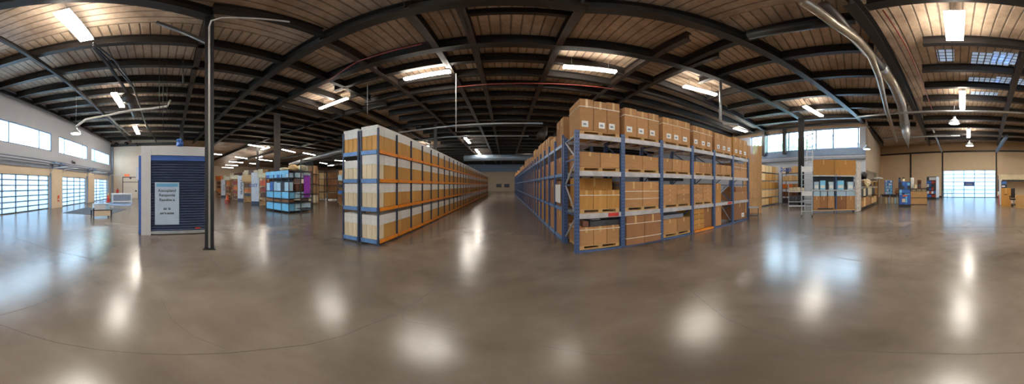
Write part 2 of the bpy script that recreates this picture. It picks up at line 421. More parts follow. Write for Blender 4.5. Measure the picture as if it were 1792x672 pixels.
# garage wall fittings (local x = along wall, -y = into the room)
n_trim = [1]
def trim(mb, mat, loc=(0,0,0), rz=0):
    n_trim[0] += 1; return struct(mb.build(f'trim_{n_trim[0]}', mat, None, loc, rz))
trim(MB().box(0, 34.6, -.07, 0, 3.05, 3.34), 'grey', P0, rzL)
trim(MB().box(0, 34.6, -.12, 0, 5.86+1.75, 5.86+1.95), 'steel_dark', P0, rzL)
for a, b in ((5.4, 6.7), (14.07, 15.62), (20.75, 22.3)):          # pilasters between doors
    trim(MB().box(a-U0, b-U0, -.18, 0, 0, 3.05), 'beige', P0, rzL)
for k, (a, b) in enumerate(doorsL):
    a -= U0; b -= U0; nm = ['first', 'second', 'third'][k]
    r = thing('door_track', f'grey overhead track and header rails of the {nm} glazed garage door on the left wall', 'door track', LW(a+U0), rzL)
    w = b-a
    for x in (-.06, w+.06):
        MB().box(x-.05, x+.05, -.16, -.02, 0, 2.7).build('upright_track', 'grey', r)
        pts = [(x, -.1, 2.6)] + [(x, -.1-.45*(1-math.cos(t)), 2.6+.5*math.sin(t)) for t in (.3, .6, .9, 1.2, 1.5)] + [(x, -1.6, 3.12)]
        MB().tube(pts, .03, 6).build('curved_track', 'pipe_white', r)
    for z, y in ((3.62, -.22), (3.44, -.3)):
        MB().tube([(-.8, y, z), (w+.8, y, z)], .045, 8).build('torsion_bar', 'grey', r)
    for x in (-.35, w+.35):
        MB().add([(x-.3, -.02, 3.55), (x+.3, -.02, 3.55), (x+.3, -.5, 3.55), (x-.3, -.5, 3.55), (x-.3, -.02, 3.42), (x+.3, -.02, 3.42), (x+.3, -.5, 3.42), (x-.3, -.5, 3.42)],
                 [(0,1,2,3),(7,6,5,4),(0,4,5,1),(1,5,6,2),(2,6,7,3),(3,7,4,0)]).box(x-.05, x+.05, -.14, -.02, 2.7, 3.42).build('bracket', 'bluegrey', r)
# small dark lettering on the wall under the windows
r = text_part('Clens', .34, 'steel_black', None, LW(uL(128), .03, 3.78), (PI/2, 0, rzL), name='wall_sign', ext=.012); tag(r, 'small dark lettering fixed on the garage wall under the middle clerestory window', 'sign')
# end wall with door
rzE = math.atan2((-nL).y, (-nL).x)
def uE(px): return 28.7*math.tan(az(px)+math.radians(83)) + 9.6
ea, eb = uE(214.4), uE(243)
d = struct(MB().box(ea, ea+.1, -.06, 0, 0, 2.9).box(eb-.1, eb, -.06, 0, 0, 2.9).box(ea+.1, eb-.1, -.06, 0, 2.8, 2.9).box(ea+.1, eb-.1, -.05, 0, 2.16, 2.24).build('door_4', 'skirting', None, P1, rzE))
MB().box(ea+.1, eb-.1, -.04, 0, .02, 2.16).build('door_leaf', 'end_wall', d)
MB().box(ea+.1, eb-.1, -.03, 0, 2.24, 2.8).build('transom_panel', 'end_wall', d)
MB().box(eb-.5, eb-.25, -.1, -.04, .95, 1.12).build('door_handle', 'steel_black', d)
MB().box((ea+eb)/2-.1, (ea+eb)/2+.12, -.2, -.04, 2.62, 2.78).build('door_closer', 'steel_black', d)
struct(MB().box(0, 9.2, -.03, 0, 0, .16).build('baseboard_left', 'skirting', None, P1, rzE))
trim(MB().box(0, 9.2, -.3, 0, 7.0, 7.35), 'steel_dark', P1, rzE)
trim(MB().box(.05, .3, -.25, 0, 0, 7.2), 'grey', P1, rzE)
r = tag(MB().box(-.35, .35, -.05, 0, 0, .3).build('exit_sign', 'exit_glow', None, P1+(-nL)*uE(222)+Vector((0,0,2.95))-tL*.01, rzE), 'small orange exit sign high on the end wall beside the door', 'sign')
def extinguisher(loc, rz, label, z=.9, s=1):
    r = thing('fire_extinguisher', label, 'fire extinguisher', loc, rz)
    MB().lathe([(.02, z), (.11*s, z+.02), (.12*s, z+.08), (.12*s, z+.5), (.08*s, z+.6), (.03, z+.64)], 0, -.24, 14).build('cylinder', 'red', r, smooth=True)
    MB().box(-.03, .03, -.28, -.2, z+.62, z+.72).box(-.1, .02, -.26, -.22, z+.72, z+.75).build('valve', 'steel_black', r)
    MB().tube([(.02, -.24, z+.68), (.2, -.25, z+.6), (.21, -.25, z+.3)], .015, 6).build('hose', 'black', r)
    MB().box(-.04, .04, -.08, -.02, z+.2, z+.5).build('bracket', 'red', r)
    return r
extinguisher(P1+(-nL)*uE(206.5), rzE, 'red fire extinguisher hung on the end wall left of the door', .62, 1.5)
r = thing('notice', 'orange notice plate on the pilaster between first and second garage doors', 'sign', LW(uL(98.5), .2), rzL)
MB().box(-.12, .12, -.02, 0, .5, .98).build('plate', 'orange_red', r); MB().box(-.07, .07, -.03, -.02, .62, .72).build('print', 'paper', r)
for i, (px, py) in enumerate(((222, 252), (240, 254), (205, 253))):
    p = P1+(-nL)*uE(px); r = thing('spotlight', f'small dark spotlight high on the left end wall, {["middle", "right", "left"][i]} of three', 'spotlight', p, rzE, 'spotlights on the end wall')
    z = hz(py, p.length); MB().box(-.08, .08, -.5, -.02, z+.18, z+.24).build('arm', 'steel_black', r)
    MB().tube([(-.15, -.45, z+.1), (.25, -.6, z-.1)], [.12, .2], 10).build('head', 'steel_black', r)
# right wall
rzR = math.atan2(tR.y, tR.x)
d = grid_door('door_5', P7, rzR, ga, gb, 3.95, 5, 7)
cw = (gb-ga)/5; rh = 3.93/7
MB().box(ga+2*cw+.03, ga+3*cw-.03, .06, .075, .02+3*rh, .02+4*rh).build('blue_notice', 'kiosk_blue', d)
MB().box(ga+2*cw+.3, ga+3*cw-.3, .052, .06, .02+3.35*rh, .02+3.5*rh).build('notice_print', 'paper', d)
trim(MB().box(0, 42, -.2, 0, 6.62, 6.85), 'steel_dark', P7, rzR)
trim(MB().box(0, ga-.1, -.04, 0, 0, .22).box(gb+.1, 40, -.04, 0, 0, .22), 'skirting', P7, rzR)
for px in (1594, 1649.5, 1743.5):
    x = uR(px)-UR0; trim(MB().box(x-.1, x+.1, -.14, 0, 0, 6.62), 'steel_brown', P7, rzR)
# window wall
rzW = math.atan2(tW.y, tW.x)
o = MB().box(wa, wb, .02, .14, 5.2, 5.3).box(wa, wb, .02, .14, 7.12, 7.25)
for px in (1315, 1342, 1380, 1428, 1458, 1502): x = uW(px); o.box(x-.06, x+.06, .02, .14, 5.2, 7.25)
w = struct(o.build('window_4', 'bluegrey', None, P5, rzW)); MB().box(wa, wb, .075, .085, 5.25, 7.2).build('glazing', 'glass', w)
trim(MB().box(wa-4, LWW, -.12, 0, 4.62, 5.18), 'bluegrey', P5, rzW)
trim(MB().box(wa-4, LWW, -.3, 0, 4.2, 4.42), 'grey', P5, rzW)
for px in (1339, 1375):
    x = uW(px); trim(MB().box(x-.17, x+.17, -.4, -.1, 4.9, 7.75), 'steel_dark', P5, rzW)
trim(MB().box(wa-2, LWW, -.35, -.12, 7.55, 7.75), 'steel_dark', P5, rzW)
# far end of the aisle
trim(MB().box(30, 95, -.2, 0, 5.6, 8.0), 'bluegrey', P4, 0)
for i, px in enumerate((873, 887)):
    x = math.tan(az(px))*64-P4.x
    wn = struct(MB().box(x-.75, x+.75, -.06, 0, 1.15, 2.15).build(f'window_{5+i}', 'steel_black', None, P4, 0)); MB().box(x-.6, x+.6, -.08, -.06, 1.28, 2.02).build('glazing', 'bottle', wn)

# outside: what the clerestories look onto
def tree(px, d, h, lab, seed):
    r = thing('tree', lab, 'tree', polar(px, d, -.22)); rnd = random.Random(seed)
    MB().tube([(0,0,0), (.1,0,h*.5), (0,.1,h*.8)], [.25, .18, .08], 8).build('trunk', 'bark', r)
    c = MB()
    for k in range(16): c.blob((rnd.uniform(-1.8, 1.8), rnd.uniform(-1.8, 1.8), h*rnd.uniform(.5, 1)), 1.2, 1.2, 1.0, .3, 6, seed*40+k)
    c.build('crown', 'foliage', r)
tree(1322, 33, 8.5, 'leafy green tree outside the left end of the high window', 1)
tree(1350, 44, 9.0, 'hazy tree outside the high window between two dark posts', 2)
tree(1386, 35, 8.8, 'tree outside the high window left of the dark column', 3)
tree(178, 40, 8.0, 'green tree outside the farthest left clerestory window', 4)
r = thing('neighbour_building', 'gabled grey building outside the high window on the right', 'building', polar(1462, 52, -.22), rzW)
MB().add([(-11,0,0),(11,0,0),(11,0,9),(0,0,14),(-11,0,9),(-11,10,0),(11,10,0),(11,10,9),(0,10,14),(-11,10,9)],
         [(0,1,2,3,4),(9,8,7,6,5),(0,5,6,1),(1,6,7,2),(4,9,5,0)]).build('walls', 'roof_out', r)
MB().bar((-11.6,5,8.9), (0,5,14.15), 11, .25, Vector((0,0,1))).bar((0,5,14.15), (11.6,5,8.9), 11, .25).build('roof', 'bluegrey', r)
for x in (-5, -1, 4): MB().box(x-.7, x+.7, -.06, 0, 6.6, 9.4).build('window', 'paper', r)

# ------------------------------------------------------------------ roof steel
ZB = 7.6
def beam(p, q, name='roof_beam', w=.25, h=.40, mat='steel_dark', z=ZB):
    p = Vector((p[0], p[1], z)); q = Vector((q[0], q[1], z))
    return struct(MB().ibeam(p, q, w, h).build(name, mat))
GD = dict(name='roof_girder', w=.34, h=.46, z=7.52)
beam((-30, 5.0), (2.0, 5.35), **GD); beam((2.0, 5.35), (18.0, -.1), **GD); beam((18.0, -.1), (32, -4.0), **GD)
beam((-36, 8.1), (1.95, 7.85), **GD); beam((1.95, 7.85), (18.6, 4.55), **GD)
beam((5.4, .15), (30, -10.4), name='roof_girder', w=.34, h=.5, z=7.46)
# west bay
for x in (-7.95, -10.1, -11.9, -13.5, -15.1, -16.8, -18.8, -21, -23.5, -26, -28.3):
    beam((x+.5, -9.0), (x-.4, 30 if x < -8.2 else 12))
beam((-5.6, -4.75), (-28.8, -3.2), w=.12, h=.2, z=7.4); beam((-6.0, 1.5), (-22, 2.6), mat='steel_brown')
beam((-7.6, -2.2), (-29.5, .1), w=.1, h=.16, z=7.42)
beam((-3.2, -6.5), (-6.0, 1.5), **GD)
beam((-5.7, 1.5), (-5.4, 5.0), w=.2)
for y in (13.5, 20, 27): beam((-55, y), (-8, y))
# aisle bay
for x, y1 in ((-5.65, 60), (-2.5, 60), (-1.15, 60), (1.88, 60), (5.5, 60), (7.25, 40)):
    beam((x, 5.1), (x, y1), mat='steel_brown', z=7.55)
beam((-1.2, 6.0), (1.9, 5.9), w=.14, h=.25)
y = 9.3; step = 1.45
while y < 62:
    beam((-9 if y < 30 else -55, y), (21.5 + (y-5)*.15, y)); y += step; step *= 1.05
# east bay
for x, y0, y1 in ((6.7, .0, 7.2), (8.7, -.7, 7.6), (11.1, -1.6, 9), (13.6, -2.7, 9), (16.2, -3.8, 9), (18.8, -4.9, 9.2), (21, -5.8, -1.2)):
    beam((x-.25, y0), (x+.3, y1))
# south-east bay: cross beams square to the slanting girder
e = Vector((math.sin(math.radians(116)), math.cos(math.radians(116)), 0)); f = Vector((math.sin(math.radians(206)), math.cos(math.radians(206)), 0))
for dd, l0, l1 in ((7.9, -1.2, 9), (10.3, -1.6, 12), (12.4, -1.8, 14), (14.5, -2.2, 16), (16.8, -2.6, 18), (19.2, -2.9, 18), (22, -3.2, 18), (25, -3.6, 18), (28, -4, 18)):
    a = e*dd; beam(a+f*l0, a+f*l1)
a = e*5.15; beam(a-f*2.2, a+f*7, **GD)
beam(polar(1790, 8.6), polar(1746, 31), w=.3, h=.4, mat='steel_brown', z=7.3)
for i, (px, py, qx, qy) in enumerate(((1310, 62, 1462, 38),)):
    o = tag(MB().tube([atz(px, py, 7.2), atz(1400, 47, 7.2), atz(qx, qy, 7.2)], .17, 12).build('air_duct', 'steel_black', smooth=True), 'black round duct under the roof above the right rack', 'duct')

# columns
r = thing('steel_column', 'tall black steel column with a white conduit beside the blue kiosk', 'column', (-5.97, 1.46, 0), math.radians(76))
MB().box(-.125, -.03, -.1, .1, 0, 7.6).box(.03, .125, -.1, .1, 0, 7.6).box(-.03, .03, -.04, .1, 0, 7.6).build('shaft', 'steel_black', r)
MB().box(-.17, .17, -.15, .15, 0, .025).build('base_plate', 'steel_black', r)
MB().tube([(0, -.09, .05), (0, -.09, 7.0), (.05, -.1, 7.3), (.35, -.15, 7.42), (2.2, -.3, 7.42)], .03, 8).build('conduit', 'pipe_white', r, smooth=True)
MB().bar((-.1, 0, 6.4), (-1.5, .1, 7.55), .12, .1).build('brace', 'steel_dark', r)
def column(px, d, w, lab, mat='steel_dark', z1=7.55, arms=()):
    p = polar(px, d); r = thing('steel_column', lab, 'column', p, -az(px))
    MB().box(-w/2, w/2, -.03-w*.35, .03-w*.35, 0, z1).box(-w/2, w/2, w*.35-.03, w*.35+.03, 0, z1).box(-.03, .03, -w*.35, w*.35, 0, z1).build('shaft', mat, r)
    MB().box(-w*.7, w*.7, -w*.6, w*.6, 0, .03).build('base_plate', mat, r)
column(485, 17.6, .5, 'brown steel column standing behind the blue display rack', 'steel_brown')
column(1402, 18.6, .5, 'dark steel column before the high window behind the ladder', 'column_black')
column(318, 20.5, .35, 'dark steel post rising behind the blue kiosk')
column(451, 30, .35, 'thin dark column among the far shop shelving')
column(762, 20.5, .3, 'dark post behind the top of the orange-beamed rack')

# ducts, conduits, pipes
def pipe(name, pts, rad, mat, lab, cat='pipe', n=10):
    return tag(MB().tube(pts, rad, n).build(name, mat, smooth=True), lab, cat)
D1 = thing('air_duct', 'large round silver duct descending along the right hand girder', 'duct')
MB().tube([atz(1440, 8, 7.2), atz(1478, 48, 7.2), atz(1520, 92, 7.2), atz(1545, 120, 7.2)], [.17, .18, .2, .2], 14).build('upper_run', 'steel_brown', D1, smooth=True)
MB().tube([atz(1545, 120, 7.2), atz(1562, 146, 7.1), atz(1577, 180, 7.0), atz(1583, 214, 6.9)], [.22, .24, .3, .36], 14).build('lower_run', 'duct', D1, smooth=True)
p = atz(1583, 214, 6.9); MB().tube([p, polar(1586, p.xy.length, hz(236, p.xy.length)), polar(1591, p.xy.length+.6, hz(262, p.xy.length+.6))], [.44, .3, .06], 12).build('tapered_end', 'galv', D1, smooth=True)
MB().tube([atz(1543, 118, 7.2), atz(1547, 122, 7.2)], .25, 14).build('collar', 'galv', D1, smooth=True)
pipe('conduit', [atz(1405, 2, 6.9), atz(1460, 42, 6.9), atz(1500, 70, 6.9), atz(1523, 96, 6.8), atz(1538, 135, 6.7), atz(1551, 190, 6.6), atz(1569, 248, 6.2)], .14, 'duct', 'slim pale duct curving down left of the silver duct', 'duct')
pipe('sprinkler_pipe', [atz(1545, 18, 7.3), atz(1590, 90, 7.3), atz(1616, 150, 7.3), atz(1632, 195, 7.3)], .024, 'pipe_red', 'thin red sprinkler pipe slanting under the right ceiling')
pipe('sprinkler_pipe', [atz(560, 152, 7.3), atz(625, 108, 7.3), atz(690, 88, 7.3), atz(738, 77, 7.3)], .024, 'pipe_red', 'thin red pipe above the left side of the aisle rack')
pipe('sprinkler_pipe', [atz(800, 152, 7.2), atz(868, 147, 7.2), atz(940, 146, 7.2), atz(1010, 149, 7.2), atz(1075, 156, 7.2)], .026, 'pipe_red', 'red sprinkler pipe crossing over the aisle')
pipe('water_pipe', [atz(1498, 205, 6.6), atz(1560, 199, 6.6), atz(1690, 195, 6.6), atz(1792, 198, 6.6)], .07, 'galv', 'long grey pipe crossing under the right ceiling')
pipe('water_pipe', [atz(1545, 243, 6.9), atz(1610, 239, 6.9), atz(1680, 238, 6.9)], .08, 'galv', 'lower grey pipe running before the right wall')
pipe('water_pipe', [atz(698, 232, 6.5), atz(760, 224, 6.5), atz(806, 219, 6.5), atz(880, 216, 6.5), atz(950, 216, 6.5)], .07, 'galv', 'grey pipe crossing the aisle above the rack tops')
pipe('water_pipe', [atz(690, 252, 6.3), atz(780, 240, 6.3), atz(880, 238, 6.3), atz(925, 238, 6.3)], .06, 'galv', 'lower grey pipe crossing the aisle farther back')
pipe('air_duct', [Vector((-7, 37, 6.4)), Vector((4.5, 37, 6.4))], .5, 'insulation', 'fat blue grey duct crossing the far aisle', 'duct', 14)
pipe('conduit', [polar(133, 10.8, hz(222, 10.8)), polar(150, 10.8, hz(209, 10.8)), polar(188, 10.8, hz(202, 10.8)), polar(230, 10.8, hz(193, 10.8)), polar(265, 10.8, hz(190, 10.8)), polar(292, 10.8, hz(186, 10.8)), polar(298, 11, 6.2)], .06, 'pipe_white', 'white bent conduit reaching the left pendant lamp', 'conduit')
pipe('conduit', [polar(188, 10.8, hz(202, 10.8)), polar(205, 12, hz(218, 12)), polar(228, 14, 5.0)], .045, 'pipe_white', 'white branch conduit sloping from the bent conduit', 'conduit')
pipe('conduit', [atz(508, 288, 5.2), atz(556, 275, 5.4), atz(601, 263, 6.0)], .3, 'galv', 'long slanting duct above the far shop shelves', 'duct')
pipe('drop_rod', [polar(798, 10.4, 7.5), polar(798, 10.4, 4.35)], .02, 'pipe_white', 'thin white rod hanging above the orange-beamed rack', 'rod', 6)
pipe('drop_rod', [polar(643, 11.6, 7.5), polar(643, 11.6, 5.6)], .012, 'pipe_white', 'thin hanging rod above the near rack corner', 'rod', 6)
pipe('conduit', [polar(1261, 11.2, 7.5), polar(1261, 11.2, 5.1), polar(1266, 11.2, 5.0), polar(1292, 11.4, 4.95)], .075, 'galv', 'grey drop pipe bending right above the right rack', 'conduit')
for i, (px, py, z) in enumerate(((200, 105, 7.3), (207, 110, 7.3))):
    pipe('conduit', [atz(163, 75+i*4, z), atz(px, py+12*i, z), atz(233, 150+i*3, z), atz(262, 240, z)], .04, 'steel_black', ['dark conduit run left of the second ceiling light', 'dark conduit run close under the west ceiling'][i], 'conduit', 6)
for i, px in enumerate((279, 285, 292, 320)):
    pipe('cable', [polar(px, 9.5, 7.9), polar(px+.5, 9.5, hz((205, 230, 200, 150)[i], 9.5))], .015 if i < 3 else .04, 'steel_dark', ['leftmost', 'second', 'third', 'thicker rightmost'][i]+' dark cable dropping from the west ceiling before the kiosk', 'cable', 6)
for i, (a, b) in enumerate((((1594, 246), (1650, 262)),)): pass
pipe('brace', [polar(1630, 24, hz(222, 24)), polar(1648, 30, hz(265, 30))], .12, 'galv', 'pale slanting strut meeting the right wall left of the garage door', 'strut')
pipe('brace', [polar(1762, 25, min(7.4, hz(205, 25))), polar(1745, 29.8, hz(264, 29.8))], .25, 'bluegrey', 'blue grey slanting strut right of the garage door', 'strut')
pipe('heater_duct', [polar(222, 11.8, 6.7), polar(229, 12.5, 6.9), polar(238, 14.5, 6.6)], .3, 'steel_brown', 'brown unit heater hung under the west ceiling', 'heater')
pipe('hanging_speaker', [polar(957, 19, hz(222, 19)), polar(950, 19, hz(232, 19)), polar(946, 18.6, hz(240, 18.6))], [.1, .42, .4], 'steel_brown', 'brown hanging unit above the far right rack', 'heater')

# ceiling deck cells in the south-east bay, bluish brightness added as a glow
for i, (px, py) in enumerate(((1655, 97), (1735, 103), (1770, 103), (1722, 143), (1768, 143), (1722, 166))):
    p = atz(px, py, 8.02); struct(MB().box(-.9 if i else -.35, .9 if i else .35, -.55, .55, -.01, 0).build('bright_deck_cell', 'bright_deck_cell', None, p, math.atan2(f.y, f.x)))

# ------------------------------------------------------------------ ceiling lights
LIGHTS = []
def tube_light(p, q, lab, w=.22, mat='tube', rods=True):
    p, q = Vector(p), Vector(q); c = (p+q)/2; L_ = (q-p).length
    r = thing('ceiling_light', lab, 'ceiling light', (c.x, c.y, c.z), math.atan2(q.y-p.y, q.x-p.x), 'fluorescent ceiling lights')
    MB().box(-L_/2, L_/2, -w*.45, w*.45, .07, .12).build('housing', 'white', r)
    MB().box(-L_/2, L_/2, -w/2, w/2, 0, .07).build('diffuser', mat, r)
    if rods:
        for s in (-.35, .35): MB().tube([(L_*s, 0, .12), (L_*s, 0, ZC-c.z)], .012, 5).build('hanger', 'pipe_white', r)
def tl(a, b, lab, **k): tube_light(atz(*a, 7.4), atz(*b, 7.4), lab, **k)
tl((107, 21), (152, 71), 'large bright tube light at upper left, nearest over the garage floor', w=.46)
tl((199, 164), (214, 188), 'tube light over the garage floor, second from the camera', w=.36)
tl((236, 222), (242, 235), 'small far tube light above the left end wall', w=.36)
tl((560, 191), (608, 173), 'slanting tube light on a rod above the blue display rack', w=.2)
tl((708, 140), (788, 126), 'long tube light left of the aisle above the orange rack', w=.24)
tl((986, 118), (1078, 127), 'long tube light right of the aisle above the corner boxes', w=.24)
tl((1197, 152), (1253, 167), 'tube light above the right rack beside the drop pipe', w=.26)
tl((1408, 187), (1438, 204), 'tube light before the high window near the dark column', w=.3)
tl((1285, 225), (1306, 231), 'small tube light above the far right end of the blue rack', w=.3)
tl((1670, 21), (1671, 71), 'large bright tube light at upper right', w=.56)
tl((1684, 161), (1684, 191), 'second tube light on the right before the garage door', w=.36)
tl((1695, 227), (1695, 241), 'far small tube light above the right garage door', w=.36)
tl((814, 242), (822, 251), 'tube light deep in the aisle above the left rack, nearer one', w=.3)
tl((833, 262), (841, 272), 'tube light deep in the aisle above the left rack, farther one', w=.3)
tl((918, 273), (929, 274), 'small tube light far down the aisle on the right', w=.3)
far = [(435,254,461,258), (494,262,516,267), (531,268,551,272), (412,275,432,278), (450,279,476,282), (401,283,425,285), (437,286,447,287), (395,289,416,290), (389,293,408,294), (560,285,572,287), (586,281,604,282), (375,270,388,271)]
for i, (a, b, c, d) in enumerate(far):
    tube_light(atz(a, b, 6.9), atz(c, d, 6.9), f'far shop ceiling light, {nth(i)} counted from the nearest row back', w=.18, mat='tube_far', rods=False)
# fill lamps added behind the viewer and deep in the hall, for even light
for i, (x, y) in enumerate(((-1, -6), (3.5, -8), (8, -14), (10, 22), (-12, 30), (14, 38), (-25, 45), (-40, 20), (-45, 45), (-30, 16))):
    tube_light(Vector((x-1.2, y, 7.4)), Vector((x+1.2, y, 7.4)), f'added fill tube light behind the viewpoint or above the rear racks, {nth(i)} of these', w=.24, rods=False)

def pendant(px, py, d, r_, lab, ztop=7.6):
    z = hz(py, d); r = thing('pendant_lamp', lab, 'pendant lamp', polar(px, d, z), 0)
    MB().lathe([(r_, 0), (r_*.97, .04), (r_*.6, r_*.55), (r_*.28, r_*.75), (r_*.22, r_*1.1), (.03, r_*1.15)], n=18).build('shade', 'galv', r, smooth=True)
    MB().lathe([(.01, -.02), (r_*.8, -.012), (r_*.85, .015), (.01, .02)], n=18).build('bulb', 'bulb', r)
    MB().tube([(0,0,r_*1.1), (0,0,ztop-z)], .012, 6).build('cord', 'steel_black', r)
pendant(133, 234, 10.8, .28, 'round metal pendant lamp hanging before the left clerestory windows')
pendant(1670, 216, 14.9, .42, 'large dome pendant lamp hanging before the right wall')
pendant(1697, 255, 22, .45, 'smaller dome pendant lamp farther back above the right garage door')
pendant(1517, 261, 17.5, .32, 'flat pendant lamp at the right end of the high window', 7.2)

# ------------------------------------------------------------------ cartons and pallets
_cache = {}
def carton(name, loc, rz, w, d, h, label, group, mat='carton', tape=True, sticker=None, bevel=.008, cat='box', lid=False):
    key = (round(w,3), round(d,3), round(h,3), mat, lid)
    if key not in _cache:
        hb = h*.62 if lid else h
        _cache[key] = (MB().box(-w/2, w/2, -d/2, d/2, 0, hb).mesh('carton', MT[mat], bevel),
                       MB().box(-w/2-.006, w/2+.006, -d/2-.006, d/2+.006, hb-.02, h).mesh('lid', MT['lid'], bevel) if lid else None,
                       MB().box(-.03, .03, -d/2-.002, d/2+.002, h-.001, h+.002).box(-.03, .03, -d/2-.003, -d/2+.001, h*.72, h+.002).mesh('tape', MT['tape']))
    b, l, t = _cache[key]
    o = tag(link(name, b, None, loc, rz), label, cat, group)
    if lid: link('lid', l, o)
    elif tape: link('tape', t, o)
    if sticker:
        sw, sh, sx, sz = sticker; k2 = ('st', round(sw,3), round(sh,3))
        if k2 not in _cache: _cache[k2] = MB().box(-sw/2, sw/2, -.002, .002, 0, sh).mesh('shipping_label', MT['paper'])
        s = link('shipping_label', _cache[k2], o, (sx, -d/2-.003, sz)); 
        k3 = ('pr', round(sw,3), round(sh,3))
        if k3 not in _cache: _cache[k3] = MB().box(-sw*.3, sw*.2, -.004, -.002, sh*.3, sh*.62).mesh('print', MT['grey'])
        link('print', _cache[k3], s)
    return o
def pallet(loc, rz, w, d, label, group, h=.11):
    key = ('pal', round(w,2), round(d,2))
    if key not in _cache:
        dk = MB(); n = 6
        for i in range(n): y = -d/2+d*(i+.1)/n; dk.box(-w/2, w/2, y, y+d/n*.8, h-.022, h)
        ms = [(dk.box(-.03, .03, -d/2+.01, d/2-.01, h-.03, h-.015), 'deck')]
        for x in (-w/2, -.06, w/2-.12): ms.append((MB().box(x, x+.12, -d/2, d/2, .02, h-.022), 'bearer'))
        for y in (-d/2, d/2-.09): ms.append((MB().box(-w/2, w/2, y, y+.09, 0, .02), 'bottom_board'))
        _cache[key] = [m.mesh(nm, MT['wood']) for m, nm in ms]
    r = thing('pallet', label, 'pallet', loc, rz, group)
    for m in _cache[key]: link(m.name.split('.')[0], m, r)
    return r

# ---- left rack: orange beams along the aisle, blue end beams, two runs back to back
LV = [.16, 1.13, 1.98, 2.83]; BAY = 1.16; NB = 33; XF, XB, XM, XQ = -3.5, -4.12, -4.22, -4.84; Y0 = 5.42
LVN = ['bottom', 'second', 'third', 'top']
def long_rack(x0, x1, nb, label, front):                    # x0 aisle face, x1 back face
    r = thing('pallet_rack', label, 'rack', (0, 0, 0))
    for i in range(nb+1):
        y = Y0 + i*BAY
        for x in (x0, x1):
            if i > 45: continue
            MB().box(x-.022, x+.03, y-.024, y+.024, 0, 3.5).box(x-.055, x+.055, y-.05, y+.05, 0, .02).build('upright', 'rack_navy', r)
    beams = 0; rest = MB()
    for i in range(nb):
        for z in LV:
            y = Y0+i*BAY
            m = MB() if beams < 96 else rest
            m.box(x0-.022+.03*front, x0+.022+.03*front, y+.03, y+BAY-.03, z-.1, z)
            if beams < 96: m.build('beam', 'orange' if front else 'rack_navy', r)
            beams += 1
    if rest.v: rest.build('far_beams', 'orange', r)['kind'] = 'stuff'
    for z in LV:
        MB().box(min(x0,x1)+.01, max(x0,x1)-.01, Y0, Y0+nb*BAY, z-.03, z-.005).build('shelf_deck', 'plywood', r)
        MB().box(min(x0,x1)+.03, max(x0,x1)-.03, Y0-.035, Y0+.01, z-.11, z+.01).build('end_beam', 'blue_beam', r)
    return r
long_rack(XF, XB, NB, 'long pallet rack with orange beams and white-topped cartons along the left of the aisle', 1)
long_rack(XM, XQ, 12, 'second narrow rack of white-topped cartons standing behind the orange-beamed rack', 0)
cw_ = .378; slots = [(.04+cw_/2)+k*(cw_+.004) for k in range(3)]
restbox, restlid = MB(), MB(); count = 0
G1 = 'white-topped cartons on the orange-beamed rack'
for i in range(NB):
    for lv in range(3, -1, -1):
        z = LV[lv]; h = .74 if lv < 3 else .78
        for k in range(3):
            y = Y0+i*BAY+slots[k]-.03
            if i == 0 and k == 0:
                for j in range(3):
                    carton('lidded_carton', (XF-.13-.195*j, Y0+.2, z), 0, .19, .36, h, f'narrow white-topped carton at the rack end, {["right", "middle", "left"][j]} of three, {LVN[lv]} shelf', 'narrow cartons at the near end of the orange-beamed rack', 'carton_gold' if lv == 3 else 'carton_window_lit', lid=True)
            elif i < 23:
                carton('lidded_carton', (XF-.31, y, z), PI/2, cw_, .56, h, f'white-topped brown carton, {LVN[lv]} orange shelf, {nth(i)} bay from near end, {["near", "middle", "far"][k]} one', G1, 'carton_gold', lid=True)
            else:
                restbox.box(XF-.59, XF-.03, y-cw_/2, y+cw_/2, z, z+h*.62); restlid.box(XF-.595, XF-.025, y-cw_/2, y+cw_/2, z+h*.62, z+h)
s = tag(restbox.build('distant_cartons', 'carton_gold'), 'distant run of white-topped cartons at the far end of the orange-beamed rack', 'boxes', None, 'stuff'); restlid.build('lids', 'lid', s)
for i in range(3):
    for lv in range(4):
        if i == 0:
            for j in range(3):
                carton('lidded_carton', (XM-.13-.195*j, Y0+.2, LV[lv]), 0, .185, .36, (.74, .72, .6, .76)[lv], f'narrow white-topped carton on the rear rack end, {["right", "middle", "left"][j]} of three, {LVN[lv]} shelf', 'narrow cartons on the rear rack end', 'carton_gold' if lv == 3 else 'carton_window_lit', lid=True)

# ---- right rack: front row facing the viewer
PX = [1.80, 3.15, 4.57, 6.04, 7.38, 8.85, 10.4]; YF, YD = 5.42, 6.58
ZL = [.06, 1.05, 2.17, 3.15]
r = thing('pallet_rack', 'blue pallet rack stacked with brown cartons facing the open floor at right', 'rack')
def upright(m, x, y, z1, w=.125):
    m.box(x-w/2, x+w/2, y-.012, y+.0, 0, z1).box(x-w/2, x-w/2+.012, y, y+.07, 0, z1).box(x+w/2-.012, x+w/2, y, y+.07, 0, z1).box(x-.08, x+.08, y-.05, y+.12, 0, .015)
for i, x in enumerate(PX):
    z1 = 3.25 if i < 5 else 3.2
    for y in (YF, YD-.06):
        m = MB(); upright(m, 0, 0, z1); m.build('upright', 'rack_perf', r, (x, y, 0))
    for k, (za, zb) in enumerate(((.2, 1.0), (1.0, 1.8), (1.8, 2.5), (2.5, 3.1))):
        a, b = (YF+.05, YD-.05) if k % 2 else (YD-.05, YF+.05)
        MB().bar((x, a, za), (x, b, zb), .035, .035).build('diagonal_brace', 'beam_grey' if i == 0 else 'rack_blue', r); MB().bar((x, YF+.05, zb), (x, YD-.05, zb), .035, .035).build('cross_brace', 'rack_blue', r)
